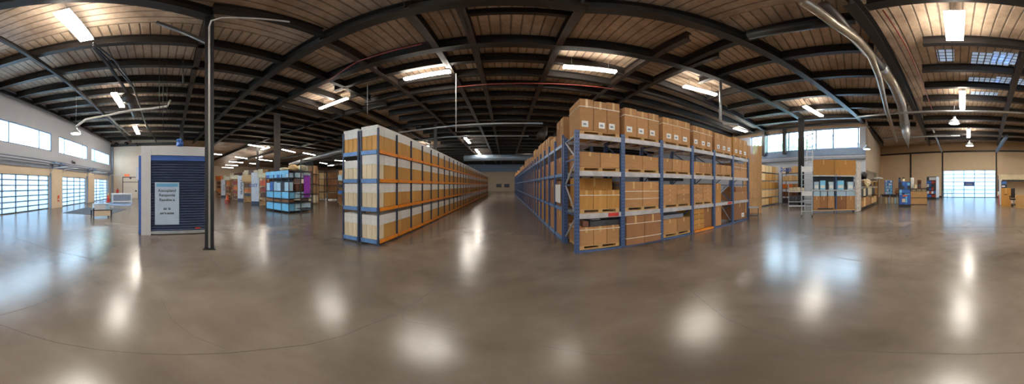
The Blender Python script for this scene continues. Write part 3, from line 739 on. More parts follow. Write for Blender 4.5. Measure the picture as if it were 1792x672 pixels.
for i in range(6):
    a, b = PX[i]+.045, PX[i+1]-.045
    for lv, z in enumerate(ZL):
        if lv == 0:
            MB().box(a, b, YF, YF+.05, .0, .05).build('beam', 'rack_blue', r); continue
        MB().box(a, b, YF-.005, YF+.045, z-.13, z).build('beam', 'beam_grey', r)
        MB().box(a, b, YD-.06, YD-.01, z-.1, z).build('beam', 'beam_grey', r)
        for k in range(3): x = a+(b-a)*(k+.5)/3; MB().box(x-.04, x+.04, YF+.05, YD-.06, z-.05, z-.005).build('deck_support', 'beam_grey', r)
for x, z in ((2.85, 1.0), (8.55, 1.0)):
    MB().box(x-.16, x+.16, YF-.012, YF-.004, z-.06, z+.04).build('red_tag', 'red', r)
BN = ['corner bay', 'second bay', 'third bay', 'fourth bay', 'fifth bay', 'end bay']
def row(bay, z, n, h, lab, group, mat='carton', d=.95, pal=True, sticker=None, x0=.08, x1=.08, yoff=.04, stag=0, tape=True, gap=.012):
    a, b = PX[bay]+x0, PX[bay+1]-x1; w = (b-a)/n; zz = z
    if pal:
        pallet(((a+b)/2, YF+yoff+d/2, z), 0, b-a-.02, d, f'wooden pallet under {lab}, {BN[bay]} of blue rack', 'pallets on the blue rack'); zz += .112
    pos = ['only'] if n == 1 else ['left', 'right'] if n == 2 else ['left', 'middle', 'right'] if n == 3 else [nth(k) for k in range(n)]
    for k in range(n):
        hh = h*(1-stag*random.random())
        carton('carton', (a+w*(k+.5), YF+yoff+d/2+random.uniform(0, .015), zz), random.uniform(-.006, .006), w-gap, d, hh, f'{pos[k]} brown carton of {lab}, {BN[bay]} of blue rack', group, mat, tape=tape,
               sticker=None if not sticker else (min(.2, w*.45), .17, random.choice((-.06, .0, .05))*w*2, .1))
    return zz+h, a, b
def strap(a, b, z, d, lab, yoff=.04):
    p = [(a-.004, YF+yoff-.004, z), (b+.004, YF+yoff-.004, z-.01), (b+.004, YF+yoff+d, z), (a-.004, YF+yoff+d, z)]
    m = MB()
    for i in range(4): m.bar(p[i], p[(i+1) % 4], .008, .022)
    return tag(m.build('plastic_strap', 'strap'), lab, 'strap', 'pale straps round the stacked cartons')
for bay in range(6):
    z, a, b = row(bay, ZL[3], (3, 3, 3, 3, 3, 3)[bay], (.93, .86, .84, .82, .8, .86)[bay], 'the tall labelled top-shelf row', 'tall labelled cartons on the top shelf of the blue rack', 'carton_warm' if bay == 5 else 'carton', sticker=True, stag=.05)
    if bay < 4: strap(a, b, z-.24, .97, f'pale strap round tall top-shelf cartons in the {BN[bay]} of the blue rack')
G2 = 'flat cartons on the third shelf of the blue rack'
for bay, n in enumerate((2, 2, 3, 3, 3)): row(bay, ZL[2], n, .4, 'the low third-shelf row', G2)
z, a, b = row(5, ZL[2], 2, .36, 'the lower third-shelf layer', G2, pal=False); row(5, z, 2, .34, 'the upper third-shelf layer', G2, pal=False); strap(a, b, ZL[2]+.5, .97, 'pale strap round double layer on third shelf in the end bay of the blue rack')
G3 = 'cartons on the second shelf of the blue rack'
z, a, b = row(0, ZL[1], 3, .5, 'the front second-shelf row', G3, 'carton_warm', d=.45); strap(a, b, z-.13, .47, 'pale strap round the second-shelf cartons in the corner bay of the blue rack')
carton('carton', ((PX[0]+PX[1])/2+.03, YF+.8, ZL[1]+.112), 0, 1.15, .55, .84, 'large ochre carton behind three smaller ones on second shelf, corner bay of blue rack', G3, 'carton_warm')
z, a, b = row(1, ZL[1], 2, .74, 'the big strapped second-shelf pair', G3); strap(a, b, z-.28, .97, 'upper pale strap round the big pair on second shelf, second bay of blue rack'); strap(a, b, z-.5, .97, 'lower pale strap round the big pair on second shelf, second bay of blue rack')
for bay in (2, 3):
    z = ZL[1]+.0
    for L_ in range(4):
        z, a, b = row(bay, z, 2, .165, f'the {nth(L_)} second-shelf layer up', G3, 'carton', pal=(L_ == 0))
MB_ = None
carton('carton', (PX[4]+.3, YF+.5, ZL[1]), 0, .5, .9, .82, 'tall lone brown carton at left of second shelf, fifth bay of blue rack', G3, 'carton_warm')
tag(MB().bar((PX[5]-.1, YF+.2, ZL[1]+.75), (PX[5]-.5, YF+.5, ZL[1]+.3), .07, .07).bar((PX[5]-.5, YF+.5, ZL[1]+.3), (PX[5]-.52, YF+.5, ZL[1]), .09, .09).build('bracket', 'grey'), 'grey angled metal bracket standing in the fifth bay of the blue rack', 'bracket')
carton('carton', (PX[5]+.98, YF+.42, ZL[1]), 0, 1.75, .75, .42, 'long brown carton with dark print jutting out of the end bay of blue rack', G3, 'carton')
o = bpy.data.objects[-1] if False else None
carton('carton', (PX[5]+.9, YF+.42, ZL[1]+.42), 0, 1.1, .7, .25, 'thin brown carton lying on the long jutting one in the end bay', G3, 'carton_dark')
G4 = 'cartons on the floor level of the blue rack'
z, a, b = row(0, ZL[0], 3, .5, 'the strapped floor row', G4); strap(a, b, z-.06, .97, 'pale strap round the floor-level cartons in the corner bay of the blue rack')
for k, (c, mt, l) in enumerate(((.2, 'brown', 'brown'), (.55, 'darkgoods', 'black'), (1.0, 'darkgoods', 'dark grey'))):
    w = .22 if k == 0 else .5
    tag(MB().box(-w/2+.1, w/2+.05, -.4, .4, 0, .15).build('flat_case', mt, None, (PX[0]+c, YF+.5, z+.004), 0, .006), f'{l} flat case lying on the strapped floor cartons in the corner bay', 'case')
z, a, b = row(1, .05, 2, .86, 'the big strapped floor pair', G4, 'carton_dark', pal=False, yoff=-.06); strap(a, b, z-.22, .97, 'upper pale strap round the big floor pair in the second bay of blue rack', -.06); strap(a, b, .26, .97, 'lower pale strap round the big floor pair in the second bay of blue rack', -.06)
z, a, b = row(2, ZL[0], 2, .48, 'the floor-level pair', G4)
tag(MB().box(a, b-.2, YF+.2, YF+.85, z+.003, z+.13).build('plastic_tray', 'grey', None, (0,0,0), 0, .01), 'grey flat tray lying on the floor pair in the third bay', 'tray')
tag(MB().box(a+.05, b-.1, YF+.3, YF+.9, ZL[1]+.9, ZL[1]+1.0).build('dark_case', 'darkgoods'), 'dark long case on the layered cartons in the third bay', 'case')
for L_ in range(4): carton('carton', (PX[3]+.42, YF+.5, ZL[0]+.05+L_*.2), 0, .62, .9, .19, f'flat brown carton, {nth(L_)} from the bottom of the pile in the fourth bay', G4, 'carton_warm')
carton('carton', (PX[3]+1.03, YF+.55, ZL[0]+.05), 0, .5, .9, .85, 'dark brown tall carton beside the pile in the fourth bay floor level', G4, 'carton_dark')
tag(MB().box(PX[3]+.08, PX[4]-.08, YF-.03, YF+.1, .02, .1).build('yellow_bumper', 'orange'), 'yellow orange guard strip on the floor of the fourth bay', 'guard')
carton('carton', (PX[4]+.35, YF+.5, ZL[0]), 0, .45, .9, .88, 'tall brown carton at floor level in the fifth bay of blue rack', G4, 'carton')
tag(MB().bar((PX[4]+.6, YF+.1, .95), (PX[5]-.1, YF+.1, .15), .03, .03).build('metal_strut', 'galv'), 'thin grey strut slanting across the floor level of the fifth bay', 'strut')
carton('carton', (PX[5]+.72, YF+.5, ZL[0]+.05), 0, 1.15, .9, .86, 'large dark brown carton with a white label at floor level in end bay', G4, 'carton_dark', sticker=(.26, .2, .3, .08))
# ---- right rack along the aisle
r = thing('pallet_rack', 'long blue pallet rack of brown cartons running down the right of the aisle', 'rack')
AY0, ABAY, ANB = 6.78, 1.12, 33; XA, XA2 = 1.80, 2.75
for i in range(ANB+1):
    y = AY0+i*ABAY
    m = MB().box(XA-.05, XA+.03, y-.035, y+.035, 0, 3.4).box(XA-.09, XA+.07, y-.08, y+.08, 0, .015); m.build('upright', 'rack_blue', r)
    if i < 30: MB().box(XA2-.04, XA2+.04, y-.045, y+.045, 0, 3.2).build('upright', 'rack_blue', r)
ZA = [.1, 1.08, 2.17, 3.12]; cnt = 0; rest = MB()
for i in range(ANB):
    for z in ZA:
        y = AY0+i*ABAY; m = MB() if cnt < 96 else rest
        m.box(XA-.03, XA+.02, y+.045, y+ABAY-.045, z-.1, z)
        if cnt < 96: m.build('beam', 'blue_beam', r)
        cnt += 1
rest.build('far_beams', 'rack_blue', r)['kind'] = 'stuff'
for z in ZA: MB().box(XA+.02, XA2, AY0, AY0+ANB*ABAY, z-.03, z-.005).build('shelf_deck', 'beam_grey', r)
rnd = random.Random(3); farbox = MB()
for i in range(ANB):
    for lv in range(4):
        hs = (.9, .95, .55, .9)[lv]*rnd.choice((1, .98, .9, 1)); n = 2 if (lv == 3 or rnd.random() < .25) else 1
        if lv == 3: hs = (.95, .5, .72, .8, .85, .8)[i % 6]*rnd.uniform(.9, 1.05)
        w = (ABAY-.16)/n
        for k in range(n):
            if i >= 19:
                farbox.box(XA+.02, XA+.82, AY0+i*ABAY+.08+w*k, AY0+i*ABAY+.07+w*(k+1), ZA[lv], ZA[lv]+hs); continue
            carton('carton', (XA+.42, AY0+i*ABAY+.08+w*(k+.5), ZA[lv]), -PI/2, w-.01, .8, hs, f'brown carton on the blue aisle rack, {LVN[lv]} level, {nth(i)} bay from corner' + ('' if n == 1 else ', nearer of pair' if k == 0 else ', farther of pair'), 'cartons on the blue aisle rack', rnd.choice(('carton', 'carton', 'carton_warm', 'carton_dark')))
tag(farbox.build('distant_cartons', 'carton'), 'distant run of brown cartons at the far end of the blue aisle rack', 'boxes', None, 'stuff')
r = thing('paper_notice', 'blank white sheet hung on the aisle side of the blue rack near the corner', 'notice', (XA-.06, AY0+.5, 1.22), -PI/2)
MB().box(-.36, .36, -.008, 0, 0, .6).build('sheet', 'paper', r); MB().box(-.02, .02, -.012, -.008, .55, .58).build('clip', 'galv', r)

# tall bundle of cardboard sheets, steel table beyond the rack end
p = polar(1318.5, 14.4)
m = MB(); n = 14
for k in range(n): m.box(-.55+1.1*k/n, -.55+1.1*(k+.86)/n, -.05-.02*(k % 2), .35, 0, 4.35+.03*((k*7) % 3))
r = tag(m.build('cardboard_bundle', 'plywood', None, p, -az(1318)), 'tall upright bundle of cardboard sheets beyond the end of the blue rack', 'cardboard')
r = thing('steel_table', 'low steel table with a shelf at the far end of the blue rack', 'table', polar(1319, 11.9), -az(1319))
MB().box(-.26, .26, -.3, .3, .60, .64).build('table_top', 'galv', r); MB().box(-.24, .24, -.28, .28, .16, .18).build('shelf', 'steel_black', r)
for x in (-.24, .24):
    for y in (-.27, .27): MB().box(x-.018, x+.018, y-.018, y+.018, 0, .6).build('leg', 'steel_black', r)

# ------------------------------------------------------------------ kiosk with roller shutter
loc, rz, W = face(fl(247, 412), fl(357, 409)); KH = 3.2
r = thing('kiosk', 'white and blue kiosk with a closed dark roller shutter beside the black column', 'kiosk', loc, rz)
MB().box(0, .34, 0, .3, 0, KH).build('jamb', 'kiosk_white', r, bevel=.01)
MB().box(.34, W+.35, 0, .3, 2.86, KH).build('header', 'kiosk_white', r, bevel=.01)
MB().box(W+.05, W+.35, 0, .3, 0, 2.86).build('jamb', 'kiosk_white', r, bevel=.01)
MB().box(-.09, 0, .05, 2.2, .05, 2.85).build('side_panel', 'kiosk_blue', r)
MB().box(-.2, -.09, .3, .7, 2.0, 2.45).build('switch_box', 'white', r)
MB().box(0, W+.35, .3, 2.3, 0, 2.95).build('body', 'kiosk_white', r)
m = MB(); n = 27; z0, z1 = .14, 2.68; p_ = (z1-z0)/n; prof = []
for k in range(n):
    for t, yy in ((0, .13), (.15, .085), (.4, .06), (.65, .07), (.85, .10), (.97, .13)): prof.append((yy, z0+p_*(k+t)))
prof.append((.13, z1)); vs = [(.34, y, z) for y, z in prof] + [(W+.05, y, z) for y, z in prof]; q = len(prof)
m.add(vs, [(i, q+i, q+i+1, i+1) for i in range(q-1)]); sh = m.build('roller_shutter', 'shutter', r)
MB().box(.34, W+.05, .04, .14, 2.68, 2.86).build('shutter_roll', 'kiosk_blue', r)
MB().box(.34, W+.05, .05, .15, .03, .14).build('bottom_rail', 'galv', r, bevel=.01)
MB().box(W-.32, W-.12, .045, .06, .2, .24).build('red_tag', 'red', r)
px0, px1 = W*(270.5-247)/110, W*(312.8-247)/110
r = thing('poster', 'pale blue paper notice taped on the dark roller shutter of the kiosk', 'poster', loc, rz)
MB().box(px0, px1, .042, .048, .38, 1.9).build('sheet', M('poster_paper', 'a9bfd6', .6, 0, .05, 3), r)
MB().box(px0+.05, px1-.04, .039, .042, 1.74, 1.86).build('header_band', M('poster_band', '5a9fd0', .5, 0, .08, 6), r)
cx = (px0+px1)/2
for t, z, s in (('Aiscopland', 1.56, .145), ('Reopomia', 1.4, .14), ('Rasidinu a', 1.235, .135), ('as is', .92, .15), ("asr's aooa", .76, .125)):
    text_part(t, s, 'black', r, (cx, .039, z))
r = tag(MB().blob((0,0,.09), .16, .12, .11, .35, 6, 3).blob((-.06,0,.22), .11, .1, .09, .4, 6, 4).blob((.13,.02,.06), .1, .1, .07, .4, 6, 5).build('plastic_bundle', 'blue', None, loc+Vector((math.cos(rz)*1.38-math.sin(rz)*.13, math.sin(rz)*1.38+math.cos(rz)*.13, KH))), 'crumpled bright blue plastic bundle on top of the kiosk header', 'bundle')

# ------------------------------------------------------------------ garage side: mat, benches, bollard
pts = [fl(109.6, 372.8), fl(188, 377), fl(222, 366), fl(150.6, 363.3)]
m = MB(); m.add([(p.x, p.y, .004) for p in pts]+[(p.x, p.y, .014) for p in pts], [(0,1,2,3)[::-1], (4,5,6,7), (0,1,5,4), (1,2,6,5), (2,3,7,6), (3,0,4,7)])
tag(m.build('floor_mat', 'mat'), 'large dark grey mat on the floor under the low bench', 'mat')
loc, rz, W = face(fl(162.5, 382), fl(196.5, 380.5))
r = thing('low_bench', 'low display bench with black legs and beige front on the dark mat', 'bench', loc, rz)
MB().box(0, W, 0, .6, .40, .44).build('top', 'skirting', r)
MB().box(.08, W-.1, .02, .05, .1, .4).build('front_panel', 'beige', r)
for x, y in ((.02, 0), (W-.08, 0), (.02, .54), (W-.08, .54)): MB().box(x, x+.06, y, y+.06, 0, .40 if x > .5 else .56 if y == 0 else .4).build('leg', 'steel_black', r)
MB().box(.05, W-.05, .25, .29, .1, .13).build('stretcher', 'steel_black', r)
r2 = thing('display_case', 'clear topped white box standing on the low bench', 'display case', loc, rz)
MB().box(.1, .75, .1, .5, .445, .74).build('body', 'white', r2, bevel=.01); MB().box(.75, 1.0, .12, .48, .445, .70).build('glass_end', 'paleblue', r2); MB().box(.08, 1.02, .08, .52, .74, .765).build('lid', 'galv', r2)
loc, rz, W = face(fl(196.5, 356), fl(231, 355.5))
r = thing('display_counter', 'white framed counter with a dark slatted front near the end wall door', 'counter', loc, rz)
for x, y in ((0, 0), (W-.1, 0), (0, .7), (W-.1, .7)): MB().box(x, x+.1, y, y+.1, 0, .95).build('post', 'white', r)
MB().box(0, W, -.02, .82, .85, .98).build('top', 'white', r, bevel=.01)
MB().box(.12, W-.12, .02, .06, .3, .82).build('front_panel', 'grey', r); MB().box(.1, W-.1, 0, .8, .12, .22).build('base_rail', 'white', r)
q = [fl(186, 359), fl(226, 360.5), fl(234, 355), fl(192, 354)]
m = MB(); m.add([(p.x, p.y, .003) for p in q]+[(p.x, p.y, .012) for p in q], [(3,2,1,0), (4,5,6,7), (0,1,5,4), (1,2,6,5), (2,3,7,6), (3,0,4,7)])
tag(m.build('floor_mat', 'bluegrey'), 'blue grey mat on the floor before the white framed counter', 'mat')
r = thing('bollard', 'orange and white bollard standing near the third garage door', 'bollard', fl(189.3, 353))
MB().lathe([(.3, 0), (.3, .06), (.17, .08), (.15, .38)], n=14).build('base', 'red', r); MB().lathe([(.15, .38), (.14, .66), (.1, .7)], n=14).build('upper', 'orange_red', r); MB().lathe([(.1, .7), (.12, .9), (.04, .95)], n=14).build('cap', 'cream', r)

# ------------------------------------------------------------------ shop shelving on the left
def shelf_unit(label, loc, rz, W, Hh, levels, frame='rack_dark', depth=.5, back='plywood', name='shelf_unit', deck='plywood', sides=True):
    r = thing(name, label, 'shelf', loc, rz)
    for x in (.02, W-.06):
        for y in (0, depth-.04): MB().box(x, x+.04, y, y+.04, 0, Hh).build('post', frame, r)
    for z in levels: MB().box(.02, W-.02, .0, depth, z-.04, z).build('shelf', deck, r)
    if back: MB().box(.03, W-.03, depth-.035, depth-.015, .05, Hh-.02).build('back_panel', back, r)
    return r
def stock(unit, loc, rz, W, levels, tops, mats, n, what, group, depth=.4, cat='box', fill=.9, yoff=.03, jitter=.15, ranks=None, bevel=.005):
    c, s_ = math.cos(rz), math.sin(rz); nl = len(levels)
    for li, z in enumerate(levels):
        k_ = n if isinstance(n, int) else n[li]; w = (W-.16)/k_; mm = mats if isinstance(mats, str) else mats[li % len(mats)]
        for k in range(k_):
            m1 = mm if isinstance(mm, str) else random.choice(mm)
            h = tops[li]*(1-random.random()*jitter); x = .08+w*(k+.5); y = yoff+depth/2
            lvn = ranks[li] if ranks else ('bottom shelf' if li == 0 else 'top shelf' if li == nl-1 else f'{nth(li)} shelf up')
            ww, wt = (what if isinstance(what, tuple) else (what, 'carton'))
            o = carton(wt, (loc.x+x*c-y*s_, loc.y+x*s_+y*c, z), rz, w*fill, depth, h, f'{ww}, {lvn} of {unit}, {nth(k)} from left', group, m1, tape=False, bevel=bevel, cat=cat)
SH = [  # px range, base y, height, stock colours, name
    (379, 387, 343.5, 2.6, ['brown', 'orange_goods', 'brown', 'brown'], 'the farthest shop shelf'),
    (395, 401, 347, 2.5, ['maroon', 'brown', 'maroon', 'orange_goods'], 'the shelf behind the orange cone'),
    (406, 416, 350, 2.55, ['brown', 'maroon', 'orange_goods', 'maroon'], 'the shelf before the lettered banner'),
    (426, 439.6, 354.5, 2.15, ['carton', 'darkgoods', 'orange_goods', 'brown'], 'the shelf under the tan box'),
    (453.4, 467, 360.5, 2.45, ['carton', 'brown', 'maroon', 'orange_red'], 'the red-stocked shop shelf'),
]
for a, b, y, hh, mats, nm in SH:
    loc, rz, W = face(fl(a, y-.9*(b-a)/14), fl(b, y))
    if abs(rz) > .6: rz = 0
    d0 = (H)/math.tan(-el(y)); c = polar((a+b)/2, d0); W = d0*math.radians((b-a)/K)*1.12; rz = -az((a+b)/2)*.55
    loc = c - Vector((math.cos(rz), math.sin(rz), 0))*W/2
    lv = [.15, hh*.3, hh*.5, hh*.72]
    shelf_unit('wooden shelf unit with plywood back, '+nm, loc, rz, W, hh, lv+[hh], 'plywood', .5)
    stock(nm, loc, rz, W, lv, [hh*.12, hh*.15, hh*.16, hh*.2], mats, 4, ('packed goods', 'goods_packet'), 'packed goods on the shop shelves', cat='package', depth=.38)
# cartons and clutter on top of those shelves
for i, (px, y, w, h, z, mt, l) in enumerate(((433, 354, 1.15, .72, 2.16, 'carton_pale', 'large tan box with a brown print on top of the wooden shop shelf'), (460, 360, .95, .4, 2.46, 'cream', 'pale box on top of the red-stocked shop shelf'), (411, 350, 1.0, .45, 2.56, 'cream', 'cream bundle on top of the shelf left of the middle banner'), (383, 343, 1.1, .7, 2.61, 'orange_goods', 'orange brown crate on top of the farthest shop shelf'), (398, 347, .9, .5, 2.51, 'cream', 'pale sack on the narrow shop shelf behind the cone'))):
    d0 = H/math.tan(-el(y))+.25; carton('carton', polar(px, d0, z), -az(px)*.55, w, .4, h, l, 'boxes on top of the shop shelves', mt)
def banner(a, b, y, top, lab, mark, txt=None, size=.3):
    d0 = H/math.tan(-el(y)); c = polar((a+b)/2, d0); W = d0*math.radians((b-a)/K)*1.06; rz = -az((a+b)/2)*.7
    z1 = hz(top, d0); r = thing('banner_panel', lab, 'banner', c, rz)
    MB().box(-W/2, W/2, 0, .06, .3, z1).build('panel', 'banner', r); MB().box(-W/2, W/2, -.02, .08, 0, .3).build('plinth', 'rack_navy', r)
    if txt:
        text_part(txt, size, mark, r, (0 if len(txt) > 3 else -W*.2, -.012, z1*.55), (PI/2, PI/2 if len(txt) > 3 else 0, 0), ext=.006)
banner(387, 394.2, 345.5, 314, 'white leaning banner panel at the far end of the shop shelves', 'grey', 'Tools', .4)
banner(416, 425.8, 352, 307.5, 'white banner panel with vertical lettering between two wooden shelves', 'steel_black', 'Fixtures', .5)
banner(439.8, 453, 358, 302, 'tall white banner panel with blue letters next to the red-stocked shelf', 'kiosk_blue', 'OST', .42)
r = thing('traffic_cone', 'small orange red cone on the floor before the far shop shelves', 'cone', fl(398, 355))
MB().lathe([(.3, 0), (.3, .25), (.26, .3), (.22, .31)], n=12).build('base', 'maroon', r); MB().lathe([(.2, .31), (.13, .6), (.04, .9)], n=12).build('cone', 'orange_red', r)
# second row behind, taller, cartons on top
for i, (px, d0, W, hh) in enumerate(((392, 42, 4, 3.0), (420, 32, 4, 3.1), (447, 26, 3.5, 3.2), (520, 21.5, 4, 3.3), (500, 27, 4, 3.2))):
    nm = ['the farthest rear shelf', 'the rear shelf behind the lettered banner', 'the rear shelf behind the blue-lettered panel', 'the rear shelf behind the display rack', 'the rear shelf beyond the brown column'][i]
    rz = -az(px)*.5; loc = polar(px, d0) - Vector((math.cos(rz), math.sin(rz), 0))*W/2
    shelf_unit('tall dark shelf unit, '+nm, loc, rz, W, hh, [.2, 1.1, 2.0, 2.9], 'rack_dark', .8)
    stock(nm, loc, rz, W, [.2, 1.1, 2.0, 2.9], [.7, .7, .7, .75], [('carton', 'cream', 'brown')], 5, ('storage box', 'storage_box'), 'storage boxes on the rear shop shelves', depth=.6)

# blue display rack
rz = math.radians(4); W = 2.72; loc = fl(505.4, 374) - Vector((math.cos(rz), math.sin(rz), 0))*W; c, s_ = math.cos(rz), math.sin(rz); LV2 = [.14, .7, .95, 1.42, 2.3]
r = thing('display_rack', 'dark display rack of light blue boxes in front of the brown column', 'rack', loc, rz)
for x in (0, W*.36, W*.7, W-.04):
    MB().box(x, x+.04, 0, .04, 0, 2.78).build('post', 'rack_navy', r)
for x in (0, W-.04): MB().box(x, x+.04, 1.96, 2.0, 0, 2.78).build('post', 'rack_navy', r)
for z in LV2+[2.74]: MB().box(0, W, 0, 2.0, z-.06, z).build('shelf', 'rack_dark', r)
MB().box(.03, W-.56, .8, .84, .05, 2.7).build('back_panel', 'darkgoods', r)
MB().box(.04, W-.04, -.02, .0, 2.5, 2.74).build('header_strip', 'skyblue', r)
U = 'the blue display rack'
stock(U, loc, rz, W, [.14], [.45], ['skyblue'], 3, 'bright light blue box', 'light blue boxes on the display rack', .5, ranks=['bottom shelf'], jitter=0, fill=.97)
stock(U, loc, rz, W, [.95], [.4], ['skyblue'], 3, 'bright light blue box', 'light blue boxes on the display rack', .5, ranks=['third shelf'], jitter=0, fill=.97)
stock(U, loc, rz, W, [.7], [.16], ['carton_dark'], 3, 'low brown box', 'brown boxes on the display rack', .5, ranks=['second shelf'])
stock(U, loc, rz, W, [1.42], [.62], [('paleblue', 'blue', 'paleblue', 'darkgoods')], 6, ('blue and white packet', 'goods_packet'), 'packets on the display rack', .4, 'package', ranks=['fourth shelf'])
stock(U, loc, rz, W, [2.3], [.3], [('skyblue', 'paleblue', 'blue')], 8, ('small blue packet', 'goods_packet'), 'packets on the display rack', .4, 'package', ranks=['top shelf'])
# right-hand face of the same rack
l2 = loc + Vector((c*W, s_*W, 0)); rz2 = rz+PI/2
stock('the right side of the display rack', l2+Vector((math.cos(rz2), math.sin(rz2), 0))*.5, rz2, 1.5, [.14, .95], [.45, .4], ['paleblue'], 2, 'pale blue box', 'light blue boxes on the display rack', .5, ranks=['bottom shelf', 'third shelf'], jitter=0, fill=.96)
stock('the right side of the display rack', l2+Vector((math.cos(rz2), math.sin(rz2), 0))*.5, rz2, 1.5, [1.42, 2.3], [.5, .32], [('darkgoods', 'brown'), ('paleblue', 'banner')], 4, ('dark packet', 'goods_packet'), 'packets on the display rack', .4, 'package', ranks=['fourth shelf', 'top shelf'])
q = l2 + Vector((math.cos(rz2)*1.5+.06*math.sin(rz2), math.sin(rz2)*1.5-.06*math.cos(rz2), 0))
r = thing('hanging_cloth', 'purple cloth hanging on the right side of the blue display rack', 'cloth', q, rz2)
MB().box(-.28, .28, -.02, .02, 1.0, 2.45).build('cloth', 'purple', r); MB().tube([(-.3, 0, 2.47), (.3, 0, 2.47)], .015, 6).build('rod', 'galv', r)
# sacks on top
for i, (px, py, w, h, mt, l) in enumerate(((497, 297, .7, .22, 'cream', 'pale flat sack on the left of the display rack top'), (513, 296, .75, .42, 'carton_pale', 'tan bulging sack in the middle of the display rack top'), (528, 296, .7, .4, 'cream', 'cream sack on the right of the display rack top'))):
    p = polar(px, 14.9 if i else 14.6, 2.745); tag(MB().blob((0,0,h*.5), w/2, .3, h*.5, .12, 8, 20+i).build('sack', mt, None, p, 0, smooth=True), l, 'sack', 'sacks on the display rack')
# wire rolling frame at its right
p = fl(547, 373); p2 = fl(536, 366)
r = thing('mesh_trolley', 'tall black wire mesh trolley at the right end of the display rack', 'trolley', p, rz2)
for x in (0, -1.0): MB().box(x-.025, x+.025, -.025, .025, .1, 3.4).build('post', 'steel_black', r)
for z in (.3, 1.2, 3.35): MB().box(-1.0, 0, -.02, .02, z-.02, z+.02).build('rail', 'steel_black', r)
m = MB()
for k in range(14): m.box(-1.0+k*.075, -.99+k*.075, -.006, .006, 2.3, 3.35)
for k in range(14): m.box(-1.0, 0, -.006, .006, 2.3+k*.08, 2.312+k*.08)
m.build('mesh_panel', 'steel_black', r)
for x in (0, -1.0): MB().tube([(x, -.03, .06), (x, .03, .06)], .06, 10).build('caster', 'black', r)
for z in (.35, 1.25): MB().box(-1, 0, .02, .5, z-.02, z).build('shelf', 'rack_dark', r)
# stacked stock rack beyond
loc, rz, W = face(polar(547, 27), polar(586, 26.5)); W = 3.3; rz = .35
for half, (mt, l) in enumerate((('carton_pale', 'pale'), ('carton_dark', 'brown'))):
    a = loc + Vector((math.cos(rz), math.sin(rz), 0))*(0 if half == 0 else 1.95); rr = rz + (.35 if half else 0)
    nm = f'the far rack of {l} bundles'
    shelf_unit(f'Far dark rack holding upright {l} bundles behind the mesh trolley', a, rr, 1.62, 3.4, [.25, 1.05, 1.8, 2.55], 'rack_dark', .7, None, 'shelf_unit', 'rack_dark')
    stock(nm, a, rr, 1.62, [.25, 1.05, 1.8, 2.55], [.66, .66, .66, .7], [mt], 4, (f'upright {l} bundle', 'wrapped_bundle'), 'bundles on the far rack', .55, jitter=.04, fill=.94)
loc = polar(580, 24) ; loc, rz, W = polar(591, 19.2), .5, .9
loc = polar(589.5, 19); shelf_unit('Narrow shelf with mixed goods just left of the orange-beamed rack', loc, rz, W, 3.1, [.35, 1.05, 1.6, 2.2], 'steel_brown', .5)
stock('the narrow mixed-goods shelf', loc, rz, W, [.35, 1.05, 1.6, 2.2], [.6, .3, .3, .5], ['carton_dark', 'blue', 'darkgoods', 'paleblue'], 2, ('mixed package', 'goods_packet'), 'packages on the narrow shelf', .4, 'package')

# ------------------------------------------------------------------ right side shelving
loc, rz, W = face(fl(1310, 366.5), fl(1363, 356.6)); LV3 = [.12, .78, 1.48, 2.2, 2.9]
nm = 'the window-side long shelf'
shelf_unit('Long dark five-tier shelf of tan cartons under the high window', loc, rz, W, 2.95, LV3, 'rack_dark', .55, None, 'shelf_unit', 'rack_dark')
stock(nm, loc, rz, W, LV3, [.58, .62, .64, .62, .62], [('carton_pale', 'carton_pale', 'carton_warm')], 8, 'tan carton', 'tan cartons on the window-side shelf', .5, jitter=.08, fill=.9)
loc = polar(1368, 21.3); q = polar(1399, 19.4); loc, rz, W = face(loc, q)
nm = 'the blue-lettered corner shelf'
shelf_unit('Corner shelf of mixed cartons under blue letters beneath the high window', loc, rz, W, 2.95, LV3, 'rack_dark', .55, None, 'shelf_unit', 'rack_dark')
stock(nm, loc, rz, W, LV3, [.5, .4, .45, .5, .6], ['darkgoods', 'brown', ('carton', 'orange_goods'), 'carton_pale', ('cream', 'carton_pale', 'darkgoods')], 5, 'mixed carton', 'mixed cartons on the corner shelf', .5, jitter=.2)
r = thing('shop_letters', 'small blue lettering standing on the corner shelf beneath the high window', 'sign', polar(1386, 20.3, 3.12), -az(1386))
text_part('bookdone', .5, 'kiosk_blue', r, (0, 0, 0), ext=.03)
MB().box(-1.1, 1.1, -.02, .02, -.08, -.02).build('rail', 'kiosk_blue', r)
for x in (-1.0, 1.0): MB().box(x-.02, x+.02, 0, .02, -.22, -.05).build('foot', 'kiosk_blue', r)
# low trays before the corner shelf
loc = polar(1379, 15.9); rz = -az(1389); nm = 'the white tray rack'
shelf_unit('Grey rack of white trays behind the rolling ladder', loc, rz, 1.25, 2.0, [.3, .62, 1.35], 'galv', .6, None, 'tray_rack', 'white')
stock(nm, loc, rz, 1.25, [.62, 1.35], [.45, .3], ['darkgoods', 'cream'], 4, ('small packed item', 'goods_packet'), 'items on the white tray rack', .4, 'package')
